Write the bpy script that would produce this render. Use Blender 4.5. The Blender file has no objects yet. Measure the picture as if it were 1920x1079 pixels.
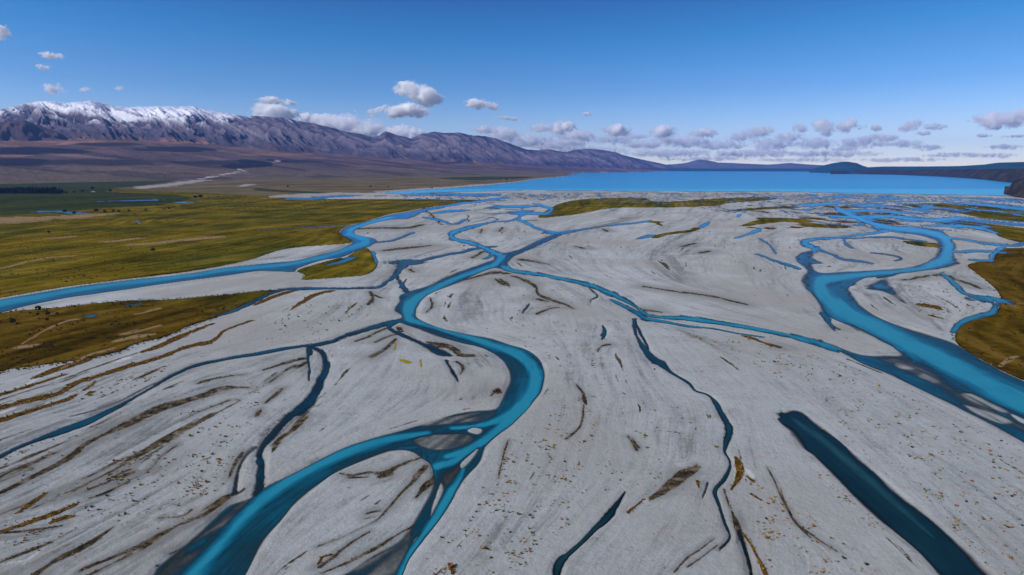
import bpy, math, random
import numpy as np

random.seed(7)
rng = np.random.default_rng(11)
S = bpy.context.scene
COL = S.collection
f32 = np.float32

# ------------------------------------------------------------------ camera model
F, CX, CY, HOR, CAMH = 1066.0, 960.0, 539.5, 315.0, 120.0
PITCH = math.atan((CY - HOR) / F)
SP, CP = math.sin(PITCH), math.cos(PITCH)


def ground(px, py):
    """where the sight line through a photo pixel meets the valley floor (metres)"""
    px, py = np.asarray(px, float), np.asarray(py, float)
    u, v = (px - CX) / F, -(py - CY) / F
    t = CAMH / np.maximum(SP - v * CP, 1e-5)
    return u * t, (CP + v * SP) * t


def ray(px, py):
    u, v = (np.asarray(px, float) - CX) / F, -(np.asarray(py, float) - CY) / F
    return u, CP + v * SP, v * CP - SP


def mpp(X, Y):
    return np.sqrt(X * X + Y * Y + CAMH ** 2) / F


# ------------------------------------------------------------------ noise
_perm = np.random.default_rng(3).permutation(512).astype(np.int64)
_perm = np.concatenate([_perm, _perm])
_ga = np.random.default_rng(5).uniform(0, 2 * np.pi, 512)
_gx, _gy = np.cos(_ga), np.sin(_ga)


def perlin(x, y, seed=0):
    x = np.asarray(x, float) + seed * 17.37
    y = np.asarray(y, float) - seed * 9.71
    xi, yi = np.floor(x).astype(np.int64), np.floor(y).astype(np.int64)
    xf, yf = x - xi, y - yi
    u = xf * xf * xf * (xf * (xf * 6 - 15) + 10)
    v = yf * yf * yf * (yf * (yf * 6 - 15) + 10)

    def g(a, b, dx, dy):
        h = _perm[(_perm[(xi + a) & 511] + yi + b) & 511]
        return _gx[h] * dx + _gy[h] * dy
    n0 = g(0, 0, xf, yf) * (1 - u) + g(1, 0, xf - 1, yf) * u
    n1 = g(0, 1, xf, yf - 1) * (1 - u) + g(1, 1, xf - 1, yf - 1) * u
    return (n0 * (1 - v) + n1 * v) * 1.5


def fbm(x, y, octv=4, seed=0, gain=0.5):
    s, a, tot = 0, 1.0, 0
    for i in range(octv):
        s = s + a * perlin(x * 2 ** i, y * 2 ** i, seed + i * 3)
        tot += a
        a *= gain
    return s / tot


def ridged(x, y, octv=4, seed=0, gain=0.5):
    s, a, tot = 0, 1.0, 0
    for i in range(octv):
        s = s + a * (1 - np.minimum(np.abs(perlin(x * 2 ** i, y * 2 ** i, seed + i * 5)) * 1.6, 1))
        tot += a
        a *= gain
    return s / tot


def sst(a, b, x):
    t = np.clip((x - a) / (b - a), 0, 1)
    return t * t * (3 - 2 * t)


# ------------------------------------------------------------------ curves
def cr(pts, closed=False, n=4):
    P = np.array(pts, float)
    m = len(P)
    if m < 3:
        return P
    out = []
    for i in range(m if closed else m - 1):
        if closed:
            p0, p1, p2, p3 = P[(i - 1) % m], P[i], P[(i + 1) % m], P[(i + 2) % m]
        else:
            p0, p1, p2, p3 = P[max(i - 1, 0)], P[i], P[i + 1], P[min(i + 2, m - 1)]
        for k in range(n):
            t = k / n
            out.append(0.5 * (2 * p1 + (p2 - p0) * t + (2 * p0 - 5 * p1 + 4 * p2 - p3) * t * t + (3 * p1 - p0 - 3 * p2 + p3) * t ** 3))
    if not closed:
        out.append(P[-1])
    return np.array(out)


# ------------------------------------------------------------------ terrain lattice (fine near the viewpoint, coarser far off)
xs = np.concatenate([np.linspace(-1000, -112, 90), np.linspace(-110, 2030, 1170), np.linspace(2032, 2920, 90)])
_t = np.linspace(0, 1, 630)
ys = np.concatenate([(HOR + 3.2) + (1120 - HOR - 3.2) * (0.72 * _t + 0.28 * _t ** 2), np.linspace(1124, 1600, 60)])
NC, NR = len(xs), len(ys)
PX, PY = np.meshgrid(xs, ys)
GX, GY = ground(PX, PY)
MP = mpp(GX, GY)
CELL = np.abs(np.gradient(GY, axis=0))


def window(px0, px1, py0, py1):
    c0, c1 = np.searchsorted(xs, [px0, px1])
    r0, r1 = np.searchsorted(ys, [py0, py1])
    return slice(max(r0 - 1, 0), min(r1 + 1, NR)), slice(max(c0 - 1, 0), min(c1 + 1, NC))


def seg_dist(X, Y, ax, ay, bx, by):
    dx, dy = bx - ax, by - ay
    L = dx * dx + dy * dy + 1e-9
    t = np.clip(((X - ax) * dx + (Y - ay) * dy) / L, 0, 1)
    return np.hypot(X - ax - t * dx, Y - ay - t * dy), t


def poly_sd(pts, pad=40, n=4):
    """signed distance in metres (inside > 0) to a traced outline; returns window slices and field"""
    P = cr(pts, True, n)
    P[:, 1] = np.maximum(P[:, 1], HOR + 3.3)
    w = window(P[:, 0].min() - pad, P[:, 0].max() + pad, P[:, 1].min() - pad * .6, P[:, 1].max() + pad)
    X, Y = GX[w], GY[w]
    gx, gy = ground(P[:, 0], P[:, 1])
    best = np.full(X.shape, 1e9)
    ins = np.zeros(X.shape, bool)
    m = len(P)
    for i in range(m):
        j = (i + 1) % m
        d, _ = seg_dist(X, Y, gx[i], gy[i], gx[j], gy[j])
        np.minimum(best, d, out=best)
        if gy[i] != gy[j]:
            c = ((gy[i] > Y) != (gy[j] > Y)) & (X < (gx[j] - gx[i]) * (Y - gy[i]) / (gy[j] - gy[i]) + gx[i])
            ins ^= c
    return w, np.where(ins, best, -best)


def stroke_sd(pts, pad=30, n=4, warp=0.0):
    """traced centre line (x, y, width in photo pixels): radius - distance, and the local radius, in metres"""
    P = cr(pts, False, n)
    wmax = P[:, 2].max()
    w = window(P[:, 0].min() - pad - wmax, P[:, 0].max() + pad + wmax, P[:, 1].min() - pad * .5 - wmax, P[:, 1].max() + pad + wmax)
    X, Y = GX[w] + warp * MP[w] * WARPX[w], GY[w] + warp * MP[w] * WARPY[w] * 1.6
    gx, gy = ground(P[:, 0], P[:, 1])
    T = np.gradient(P[:, :2], axis=0)
    T /= np.hypot(T[:, 0], T[:, 1])[:, None] + 1e-9
    half = np.maximum(P[:, 2], 1.2) / 2
    sx, sy = ground(P[:, 0] - T[:, 1] * half, np.maximum(P[:, 1] + T[:, 0] * half, HOR + 3))
    tx, ty = np.gradient(gx), np.gradient(gy)
    tl = np.hypot(tx, ty) + 1e-9
    r = np.abs((sx - gx) * ty - (sy - gy) * tx) / tl
    val = np.full(X.shape, -1e9)
    rad = np.ones(X.shape)
    for i in range(len(P) - 1):
        d, t = seg_dist(X, Y, gx[i], gy[i], gx[i + 1], gy[i + 1])
        rr = r[i] * (1 - t) + r[i + 1] * t
        v = rr - d
        b = v > val
        val = np.where(b, v, val)
        rad = np.where(b, rr, rad)
    return w, val, np.maximum(rad, 0.05)


# noise shared by ragged edges: wavelengths follow what is resolvable at that distance
def lod_noise(lams, seed):
    s = np.zeros(GX.shape)
    tot = np.zeros(GX.shape)
    for k, l in enumerate(lams):
        wgt = np.clip(l / (1.2 * np.sqrt(CELL * MP) + .01) - .6, 0, 1)
        s += wgt * perlin(GX / l, GY / l, seed + k) * (l ** .25)
        tot += wgt * (l ** .25)
    return s / np.maximum(tot, .4)


WARPX = lod_noise([14, 40, 110, 320], 300)
WARPY = lod_noise([14, 40, 110, 320], 320)
EDGE = lod_noise([2.2, 5, 12, 30, 80, 220], 40)
EDGE2 = lod_noise([1.2, 3, 8, 22, 60, 180], 60)

# ================================================================== TRACED WATER
CENTRE, RIGHT, LEFT, CREEK, POND, LAKE, BRAID = range(7)
RIVER_NAMES = {
    CENTRE: ('river', 'turquoise braided river with a tight bend winding through the middle of the grey gravel', 'river'),
    RIGHT: ('river', 'broad bright blue river sweeping past the brown meadow on the right', 'river'),
    LEFT: ('river', 'long pale blue river along the lower edge of the large olive grassland', 'river'),
    CREEK: ('stream', 'narrow dark blue side streams threading the gravel bars', 'stream'),
    POND: ('pond', 'dark green still pools of clear water lying in the lower gravel', 'pond'),
    LAKE: ('lake', 'wide turquoise lake stretching to the far hills', 'lake'),
    BRAID: ('braided_water', 'many small blue braids of the delta just before the lake', 'river'),
}
WP = []   # (class, outline, edge px, murk, max depth)
WS = []   # (class, centre line, murk, max depth)

# junction, neck and great bend of the central river
WP.append((CENTRE, [(922, 474), (936, 473), (948, 474), (965, 470), (985, 462), (1010, 450), (1035, 441), (1052, 434), (1056, 439), (1040, 448), (1015, 459), (990, 470), (968, 480),
                    (955, 490), (953, 500), (945, 506), (925, 503), (895, 514), (870, 526), (835, 540), (815, 547), (798, 557), (786, 572), (781, 586), (786, 598), (825, 615), (880, 627), (917, 634),
                    (955, 646), (985, 655), (1005, 667), (1018, 685), (1022, 705), (1018, 730), (1005, 750), (987, 771), (960, 797), (931, 819), (912, 839), (902, 864), (880, 889), (862, 914), (848, 942),
                    (822, 980), (795, 1015), (770, 1047), (752, 1085), (720, 1130), (640, 1140), (610, 1085), (645, 1075), (700, 1040), (745, 1015), (772, 985), (784, 965), (800, 935), (812, 905), (812, 885), (807, 872),
                    (790, 859), (767, 847), (735, 847), (697, 859), (635, 884), (598, 910), (555, 945), (525, 980), (500, 1010), (480, 1044), (458, 1085), (430, 1140), (330, 1330), (200, 1700), (-500, 1700), (60, 1330), (220, 1150), (282, 1082), (297, 1062), (345, 1022),
                    (390, 982), (420, 955), (436, 945), (470, 932), (505, 908), (555, 885), (610, 856), (655, 836), (705, 819), (755, 806), (812, 789), (850, 777), (890, 770), (922, 768), (934, 762), (945, 740), (952, 722), (955, 705),
                    (950, 687), (937, 672), (920, 660), (900, 652), (855, 641), (812, 629), (785, 618), (757, 608), (747, 604), (752, 593), (745, 588), (738, 582), (746, 567), (749, 555), (765, 547), (800, 537),
                    (835, 520), (880, 503), (912, 492), (926, 486)], 15, 0.0, .33))
# broad river on the right with its merging lower arm
WP.append((RIGHT, [(1640, 420), (1690, 424), (1735, 428), (1765, 434), (1783, 445), (1795, 462), (1789, 476), (1797, 490), (1800, 496), (1766, 504), (1728, 509), (1690, 514), (1665, 521), (1640, 524), (1615, 530), (1604, 535),
                   (1592, 540), (1600, 553), (1615, 573), (1647, 595), (1690, 612), (1740, 627), (1772, 637), (1796, 647), (1810, 655), (1852, 680), (1890, 700), (1925, 716), (2000, 752), (2090, 790), (2900, 1140), (2900, 1420), (2090, 930),
                   (1990, 875), (1920, 832), (1890, 815), (1840, 788), (1790, 763), (1727, 731), (1665, 703), (1615, 682), (1565, 655), (1540, 646), (1530, 638), (1545, 640), (1600, 661), (1632, 667), (1660, 666), (1686, 666), (1675, 652), (1652, 640), (1615, 622), (1565, 600), (1538, 586), (1535, 572), (1525, 557),
                   (1510, 542), (1501, 527), (1505, 517), (1512, 508), (1500, 497), (1490, 485), (1499, 475), (1520, 470), (1530, 474), (1526, 484), (1545, 494), (1524, 497), (1537, 511), (1580, 510), (1640, 507), (1702, 502), (1735, 492), (1752, 480), (1757, 457), (1740, 446), (1700, 438), (1660, 430)], 20, 0.0, .38))
# left river below the olive grassland
WP.append((LEFT, [(-950, 835), (-500, 700), (-160, 602), (-60, 577), (0, 562), (75, 549), (150, 537), (250, 525), (350, 514), (425, 502), (480, 496), (520, 492), (555, 489), (605, 477), (640, 467), (660, 455), (650, 446), (636, 437), (652, 425), (679, 418), (704, 411),
                  (732, 403), (768, 397), (787, 393), (810, 389), (835, 387), (830, 391), (800, 396), (768, 410), (735, 412), (700, 419), (672, 428), (664, 436), (672, 441), (700, 447), (707, 454), (686, 465), (664, 473), (640, 483), (605, 488), (562, 502), (552, 510), (515, 509), (480, 509), (425, 517), (325, 530), (225, 545), (125, 559), (50, 574), (0, 587), (-70, 602), (-160, 622), (-500, 728), (-950, 872)], 12, 0.0, .5))
# dark green pool on the lower right
WP.append((POND, [(1452, 772), (1459, 774), (1466, 768), (1470, 773), (1484, 769), (1502, 772), (1521, 785), (1565, 819), (1630, 875), (1690, 929), (1755, 981), (1815, 1034), (1862, 1082), (1960, 1180), (2010, 1260), (1960, 1290), (1880, 1220), (1815, 1140), (1762, 1082), (1727, 1042), (1690, 1010),
                  (1640, 970), (1590, 922), (1540, 870), (1520, 851), (1507, 842), (1487, 820), (1478, 806), (1466, 795), (1458, 786), (1462, 782)], 24, 0.92, 0.5))
# translucent pond right of the broad river
WP.append((RIGHT, [(1618, 541), (1630, 531), (1645, 525), (1665, 521), (1668, 530), (1680, 545), (1694, 562), (1704, 572), (1690, 566), (1672, 555), (1652, 547)], 30, 0.1, 0.55))
# lake
WP.append((LAKE, [(720, 363), (760, 358.5), (860, 352), (958, 343.5), (1010, 336), (1060, 331), (1082, 328), (1060, 327), (1100, 324.5), (1210, 322.6), (1300, 320.6), (1440, 320), (1547, 320.4), (1640, 323), (1700, 325.2), (1800, 328.5), (1850, 332), (1893, 338),
                  (1899, 347), (1905, 355), (1925, 361), (1990, 372), (1990, 384), (1918, 369), (1815, 366), (1665, 363.5), (1440, 359.5), (1210, 358.5), (1060, 357), (960, 357), (880, 360), (830, 361), (760, 363)], 3, 0.0, 1.0))
WS += [
    # far braids of the central river
    (CENTRE, [(906, 420, 5), (883, 426, 7), (858, 434, 8), (846, 441, 10), (852, 448, 9), (871, 453, 9), (899, 461, 9), (922, 471, 11), (938, 480, 22)], 0, 1),
    (CENTRE, [(1043, 437, 9), (1027, 434, 5), (1007, 428, 5), (988, 419, 5), (972, 410, 7), (986, 401, 7), (1018, 401, 4), (1034, 393, 7), (1016, 386, 5), (1004, 382, 4)], 0, .8),
    (CENTRE, [(906, 420, 4), (924, 417, 2.5), (956, 414, 2.5), (970, 409, 5)], .1, .6),
    (CENTRE, [(1052, 437, 7), (1085, 432, 4), (1130, 425, 3), (1165, 421, 4), (1195, 418, 4), (1220, 414, 2)], .1, .6),
    (CENTRE, [(926, 473, 6), (921, 480, 5), (908, 486, 4)], 0, .6),
    (BRAID, [(936, 389, 5), (950, 388, 6), (977, 387, 5)], 0, .8),
    (BRAID, [(800, 408, 6), (830, 415, 5), (846, 420, 3), (860, 419, 4), (872, 412, 6)], 0, .7),
    (BRAID, [(819, 400, 4), (840, 397, 5), (862, 395, 4)], 0, .7),
    (BRAID, [(835, 387, 5), (869, 381, 4), (892, 379, 4), (922, 375, 6), (950, 370, 3)], 0, .8),
    (BRAID, [(780, 366, 4), (830, 364, 4), (870, 366, 6), (902, 366, 5)], 0, .8),
    (BRAID, [(970, 398, 5), (990, 396, 4)], 0, .7),
    (LEFT, [(542, 372, 3), (570, 373, 4), (605, 370, 4), (655, 367, 3)], 0, .6),
    (LEFT, [(697, 472, 6), (704, 485, 7), (706, 494, 4)], 0, .7),
    (LEFT, [(700, 455, 4), (732, 452, 3), (754, 445, 4), (777, 436, 3)], .2, .5),
    (LEFT, [(658, 483, 8), (640, 491, 6), (615, 497, 3)], 0, .6),
    # creek from the little pond back to the left meadow
    (CREEK, [(922, 462, 5), (892, 466, 6), (870, 472, 5), (842, 477, 5), (805, 485, 5), (778, 494, 6), (760, 492, 16), (750, 503, 19), (742, 514, 14), (735, 522, 9), (725, 529, 7), (710, 538, 8), (687, 541, 6), (605, 542, 5), (542, 543, 7), (517, 548, 7), (480, 564, 8), (455, 576, 7), (425, 588, 5), (402, 591, 3)], .15, .8),
    (CREEK, [(742, 516, 9), (750, 532, 9), (762, 548, 12)], .15, .45),
    # creek from the neck to the far left
    (CREEK, [(750, 601, 9), (730, 606, 10), (705, 613, 10), (655, 628, 9), (620, 641, 8), (590, 648, 8), (555, 651, 5), (517, 657, 6), (480, 664, 6), (445, 669, 5), (395, 678, 6), (360, 688, 8), (322, 705, 9), (287, 725, 8), (225, 760, 7), (162, 791, 12), (107, 811, 14), (70, 826, 10), (30, 842, 7), (0, 856, 7), (-60, 880, 8)], .35, .75),
    (CREEK, [(322, 707, 5), (285, 721, 4), (225, 752, 4), (180, 769, 3), (132, 781, 2)], .6, .4),
    (CREEK, [(582, 650, 12), (580, 665, 12), (579, 685, 6), (579, 715, 4)], .3, .6),
    (CREEK, [(586, 652, 8), (601, 660, 11), (610, 676, 13), (608, 696, 15), (599, 718, 17), (588, 740, 18), (572, 760, 22), (548, 780, 24), (522, 803, 24), (500, 826, 24), (487, 850, 17), (490, 880, 17), (488, 908, 22), (480, 935, 26)], .35, .55),
    (CREEK, [(480, 840, 14), (460, 858, 8), (445, 890, 7), (440, 925, 10)], .5, .35),
    # dark side creek and pool
    (CREEK, [(740, 606, 9), (731, 616, 8), (748, 626, 8), (775, 637, 8), (802, 650, 10), (826, 662, 15), (842, 668, 6)], .45, .6),
    (CREEK, [(834, 676, 4), (845, 694, 9), (856, 712, 8), (858, 717, 3)], .65, .6),
    # right going arm of the central river
    (CENTRE, [(945, 500, 12), (960, 507, 8), (1010, 515, 8), (1060, 524, 8), (1100, 534, 10), (1135, 547, 14), (1165, 561, 12), (1190, 574, 8), (1208, 588, 8), (1235, 595, 9), (1285, 597, 10), (1335, 604, 10), (1385, 611, 10), (1440, 621, 11), (1490, 631, 12), (1540, 645, 13), (1570, 656, 13)], .05, .95),
    (CENTRE, [(1145, 562, 5), (1170, 574, 10), (1195, 587, 12), (1215, 598, 9), (1245, 603, 6), (1290, 612, 5), (1335, 616, 4), (1385, 626, 3), (1430, 632, 3)], .1, .85),
    (CREEK, [(1189, 598, 9), (1190, 620, 8), (1197, 637, 8), (1207, 652, 11), (1222, 670, 15), (1242, 685, 12), (1257, 698, 6), (1275, 709, 4), (1292, 720, 5), (1305, 734, 3), (1327, 741, 3), (1342, 755, 7), (1355, 777, 9), (1365, 797, 13), (1368, 815, 17), (1362, 832, 12), (1360, 848, 5), (1369, 864, 4), (1368, 882, 8), (1358, 900, 11), (1342, 922, 8), (1350, 950, 7), (1362, 984, 7), (1370, 1006, 5), (1364, 1020, 3), (1350, 1034, 2)], .75, 1.1),
    (CREEK, [(1190, 600, 6), (1200, 625, 6), (1212, 645, 5), (1216, 655, 4)], .5, .5),
    (CREEK, [(1328, 905, 7), (1325, 918, 8), (1318, 936, 3)], .9, .7),
    (CREEK, [(1388, 996, 5), (1398, 1030, 8), (1408, 1060, 9), (1414, 1110, 10)], .97, .8),
    (CREEK, [(1100, 537, 3), (1112, 549, 4), (1119, 556, 4), (1107, 563, 3), (1105, 569, 2)], .6, .4),
    (CREEK, [(1133, 614, 3), (1134, 622, 8), (1132, 632, 6), (1129, 639, 2)], .6, .7),
    (CREEK, [(991, 570, 3), (985, 578, 6), (978, 588, 3)], .5, .6),
    (POND, [(1173, 925, 5), (1163, 940, 8), (1152, 956, 15), (1146, 967, 20), (1133, 982, 14), (1116, 997, 9), (1095, 1017, 7), (1067, 1041, 8), (1053, 1052, 17), (1045, 1070, 19), (1038, 1100, 22)], .97, .8),
    # loops of the right river
    (RIGHT, [(1665, 433, 4), (1615, 441, 5), (1565, 446, 5), (1525, 449, 7), (1508, 454, 14), (1516, 461, 15), (1527, 467, 13), (1528, 474, 13)], 0, .9),
    (RIGHT, [(1530, 467, 6), (1560, 477, 6), (1580, 486, 6), (1615, 491, 4), (1632, 494, 2)], .2, .6),
    (RIGHT, [(1582, 449, 5), (1588, 459, 6), (1600, 466, 4)], .2, .6),
    (RIGHT, [(1583, 448, 3), (1620, 446, 3), (1670, 445, 4), (1700, 449, 4), (1725, 452, 4)], .3, .4),
    (RIGHT, [(1640, 475, 2), (1672, 479, 3), (1690, 485, 4), (1678, 490, 2)], .4, .3),
    (RIGHT, [(1784, 447, 6), (1815, 451, 5), (1852, 457, 6), (1882, 461, 7), (1868, 470, 9), (1860, 480, 9), (1858, 488, 7), (1836, 489, 5)], 0, .9),
    (RIGHT, [(1795, 473, 6), (1830, 471, 5), (1862, 472, 6)], 0, .8),
    (RIGHT, [(1765, 512, 3), (1777, 521, 9), (1790, 533, 11), (1807, 548, 9), (1826, 555, 6), (1848, 560, 12), (1864, 564, 16), (1867, 574, 14), (1861, 585, 11), (1840, 592, 7), (1812, 600, 9), (1794, 612, 12), (1786, 624, 9)], .3, .9),
    (RIGHT, [(1540, 586, 12), (1550, 598, 14), (1558, 611, 8), (1566, 620, 3)], .35, .5),
    # strands of the delta on the right
    (BRAID, [(1380, 447, 3), (1408, 438, 5), (1419, 433, 8), (1425, 429, 3)], 0, .9),
    (BRAID, [(1425, 447, 4), (1445, 461, 5), (1454, 476, 6)], .1, .7),
    (BRAID, [(1419, 476, 4), (1453, 489, 5), (1484, 499, 7), (1497, 505, 4)], .1, .6),
    (BRAID, [(1500, 386, 4), (1530, 384, 8), (1566, 381, 8)], 0, 1),
    (BRAID, [(1566, 387, 6), (1580, 396, 10), (1600, 406, 10), (1627, 416, 10), (1656, 424, 12), (1690, 430, 13), (1725, 434, 12)], 0, 1),
    (BRAID, [(1560, 405, 4), (1610, 408, 7), (1661, 406, 7), (1703, 410, 7), (1746, 413, 7), (1802, 409, 6)], 0, 1),
    (BRAID, [(1754, 424, 7), (1802, 424, 7), (1844, 430, 7), (1869, 438, 5)], 0, 1),
    (BRAID, [(1600, 397, 5), (1640, 396, 6), (1700, 400, 5)], 0, .9),
    (BRAID, [(1615, 386, 4), (1635, 386, 5)], 0, .9),
    (BRAID, [(1633, 378, 3), (1655, 374, 4), (1678, 371, 4)], 0, .8),
    (BRAID, [(1813, 381, 4), (1858, 385, 7), (1914, 392, 6), (1960, 398, 6)], 0, .8),
    (BRAID, [(1810, 411, 3), (1860, 417, 6), (1925, 423, 7), (1980, 430, 6)], .05, .45),
    (BRAID, [(1890, 462, 4), (1925, 457, 6), (1980, 452, 6)], .05, .4),
    (BRAID, [(1197, 448, 3), (1208, 445, 5), (1222, 441, 6)], .1, .8),
    (BRAID, [(1312, 428, 5), (1319, 424, 7), (1330, 416, 3)], 0, .8),
    (BRAID, [(1382, 408, 4), (1388, 402, 5)], 0, .8),
    # ponds in the left plain
    (LEFT, [(77, 396.5, 2), (92, 396.8, 4), (105, 397, 2), (125, 398, 3), (140, 400, 5), (160, 400.5, 2)], .2, .6),
    (LEFT, [(195, 378, 1.5), (235, 376.8, 2), (275, 376, 3)], .3, .5),
    (LEFT, [(336, 379, 2.5), (348, 379.5, 5)], .1, .7),
    (LEFT, [(258, 414, 2), (264, 420, 5)], .2, .6),
    (LEFT, [(165, 593, 3), (176, 592, 6), (184, 590, 2)], .3, .7),
    (LEFT, [(240, 573, 2), (262, 570, 3)], .3, .5),
    (LEFT, [(480, 433, 1.2), (520, 429, 1.8), (560, 427, 1.6), (600, 426, 1.8), (645, 423, 2)], .4, .4),
]
# banks and shoals inside the channels: (outline, depth there); below 0 is dry gravel, small is barely covered
SHOALS = [
    ([(778, 800), (810, 786), (850, 779), (895, 771), (930, 768), (925, 779), (905, 789), (870, 794), (840, 797)], .16, 4),
    ([(772, 826), (800, 815), (850, 812), (880, 814), (890, 822), (880, 832), (850, 842), (815, 846), (790, 840)], .12, 5),
    ([(876, 806), (890, 801), (903, 805), (900, 813), (886, 813)], -.25, 3),
    ([(800, 985), (812, 940), (825, 905), (834, 916), (820, 950), (800, 985), (782, 1012), (774, 1014)], -.2, 3),
    ([(645, 1130), (640, 1078), (700, 1041), (746, 1016), (770, 990), (774, 1012), (764, 1040), (745, 1080), (720, 1130)], .2, 4),
    ([(475, 905), (440, 940), (395, 978), (345, 1018), (283, 1085), (250, 1140), (310, 1140), (345, 1085), (392, 1035), (436, 988), (474, 948), (496, 915)], .25, 7),
    ([(862, 870), (880, 852), (898, 838), (894, 850), (880, 868), (866, 880)], -.15, 2),
    ([(840, 880), (862, 868), (868, 884), (850, 910), (830, 915), (822, 895)], .28, 6),
    # flats between the right river and its lower arm
    ([(1632, 668), (1690, 667), (1750, 692), (1802, 730), (1865, 755), (1920, 775), (2080, 840), (2080, 900), (1920, 815), (1850, 782), (1800, 756), (1760, 730), (1700, 700)], .2, 8),
    ([(1676, 685), (1690, 681), (1716, 691), (1704, 694), (1686, 692)], .08, 5),
    ([(1716, 705), (1728, 699), (1742, 703), (1766, 716), (1752, 720), (1734, 713)], .09, 5),
    ([(1800, 738), (1826, 738), (1860, 755), (1892, 772), (1880, 774), (1850, 764), (1820, 752)], .0, 5),
    ([(1895, 776), (1920, 786), (1960, 806), (1940, 802), (1910, 790)], -.2, 2),
    ([(1802, 756), (1850, 770), (1900, 790), (1880, 797), (1840, 783), (1812, 768)], .03, 4),
    ([(1612, 523), (1640, 517), (1690, 514), (1705, 516), (1670, 522), (1640, 528), (1612, 536), (1595, 541), (1600, 532)], .3, 3),
    ([(1604, 531), (1622, 522), (1644, 520), (1636, 526), (1618, 532)], -.2, 2),
    ([(1596, 537), (1616, 536), (1626, 539), (1612, 543), (1598, 541)], -.2, 2),
    ([(580, 668), (592, 668), (596, 680), (590, 695), (582, 688)], -.3, 2),
    ([(1862, 562), (1868, 566), (1870, 574), (1864, 572)], -.2, 1.5),
]

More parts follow.
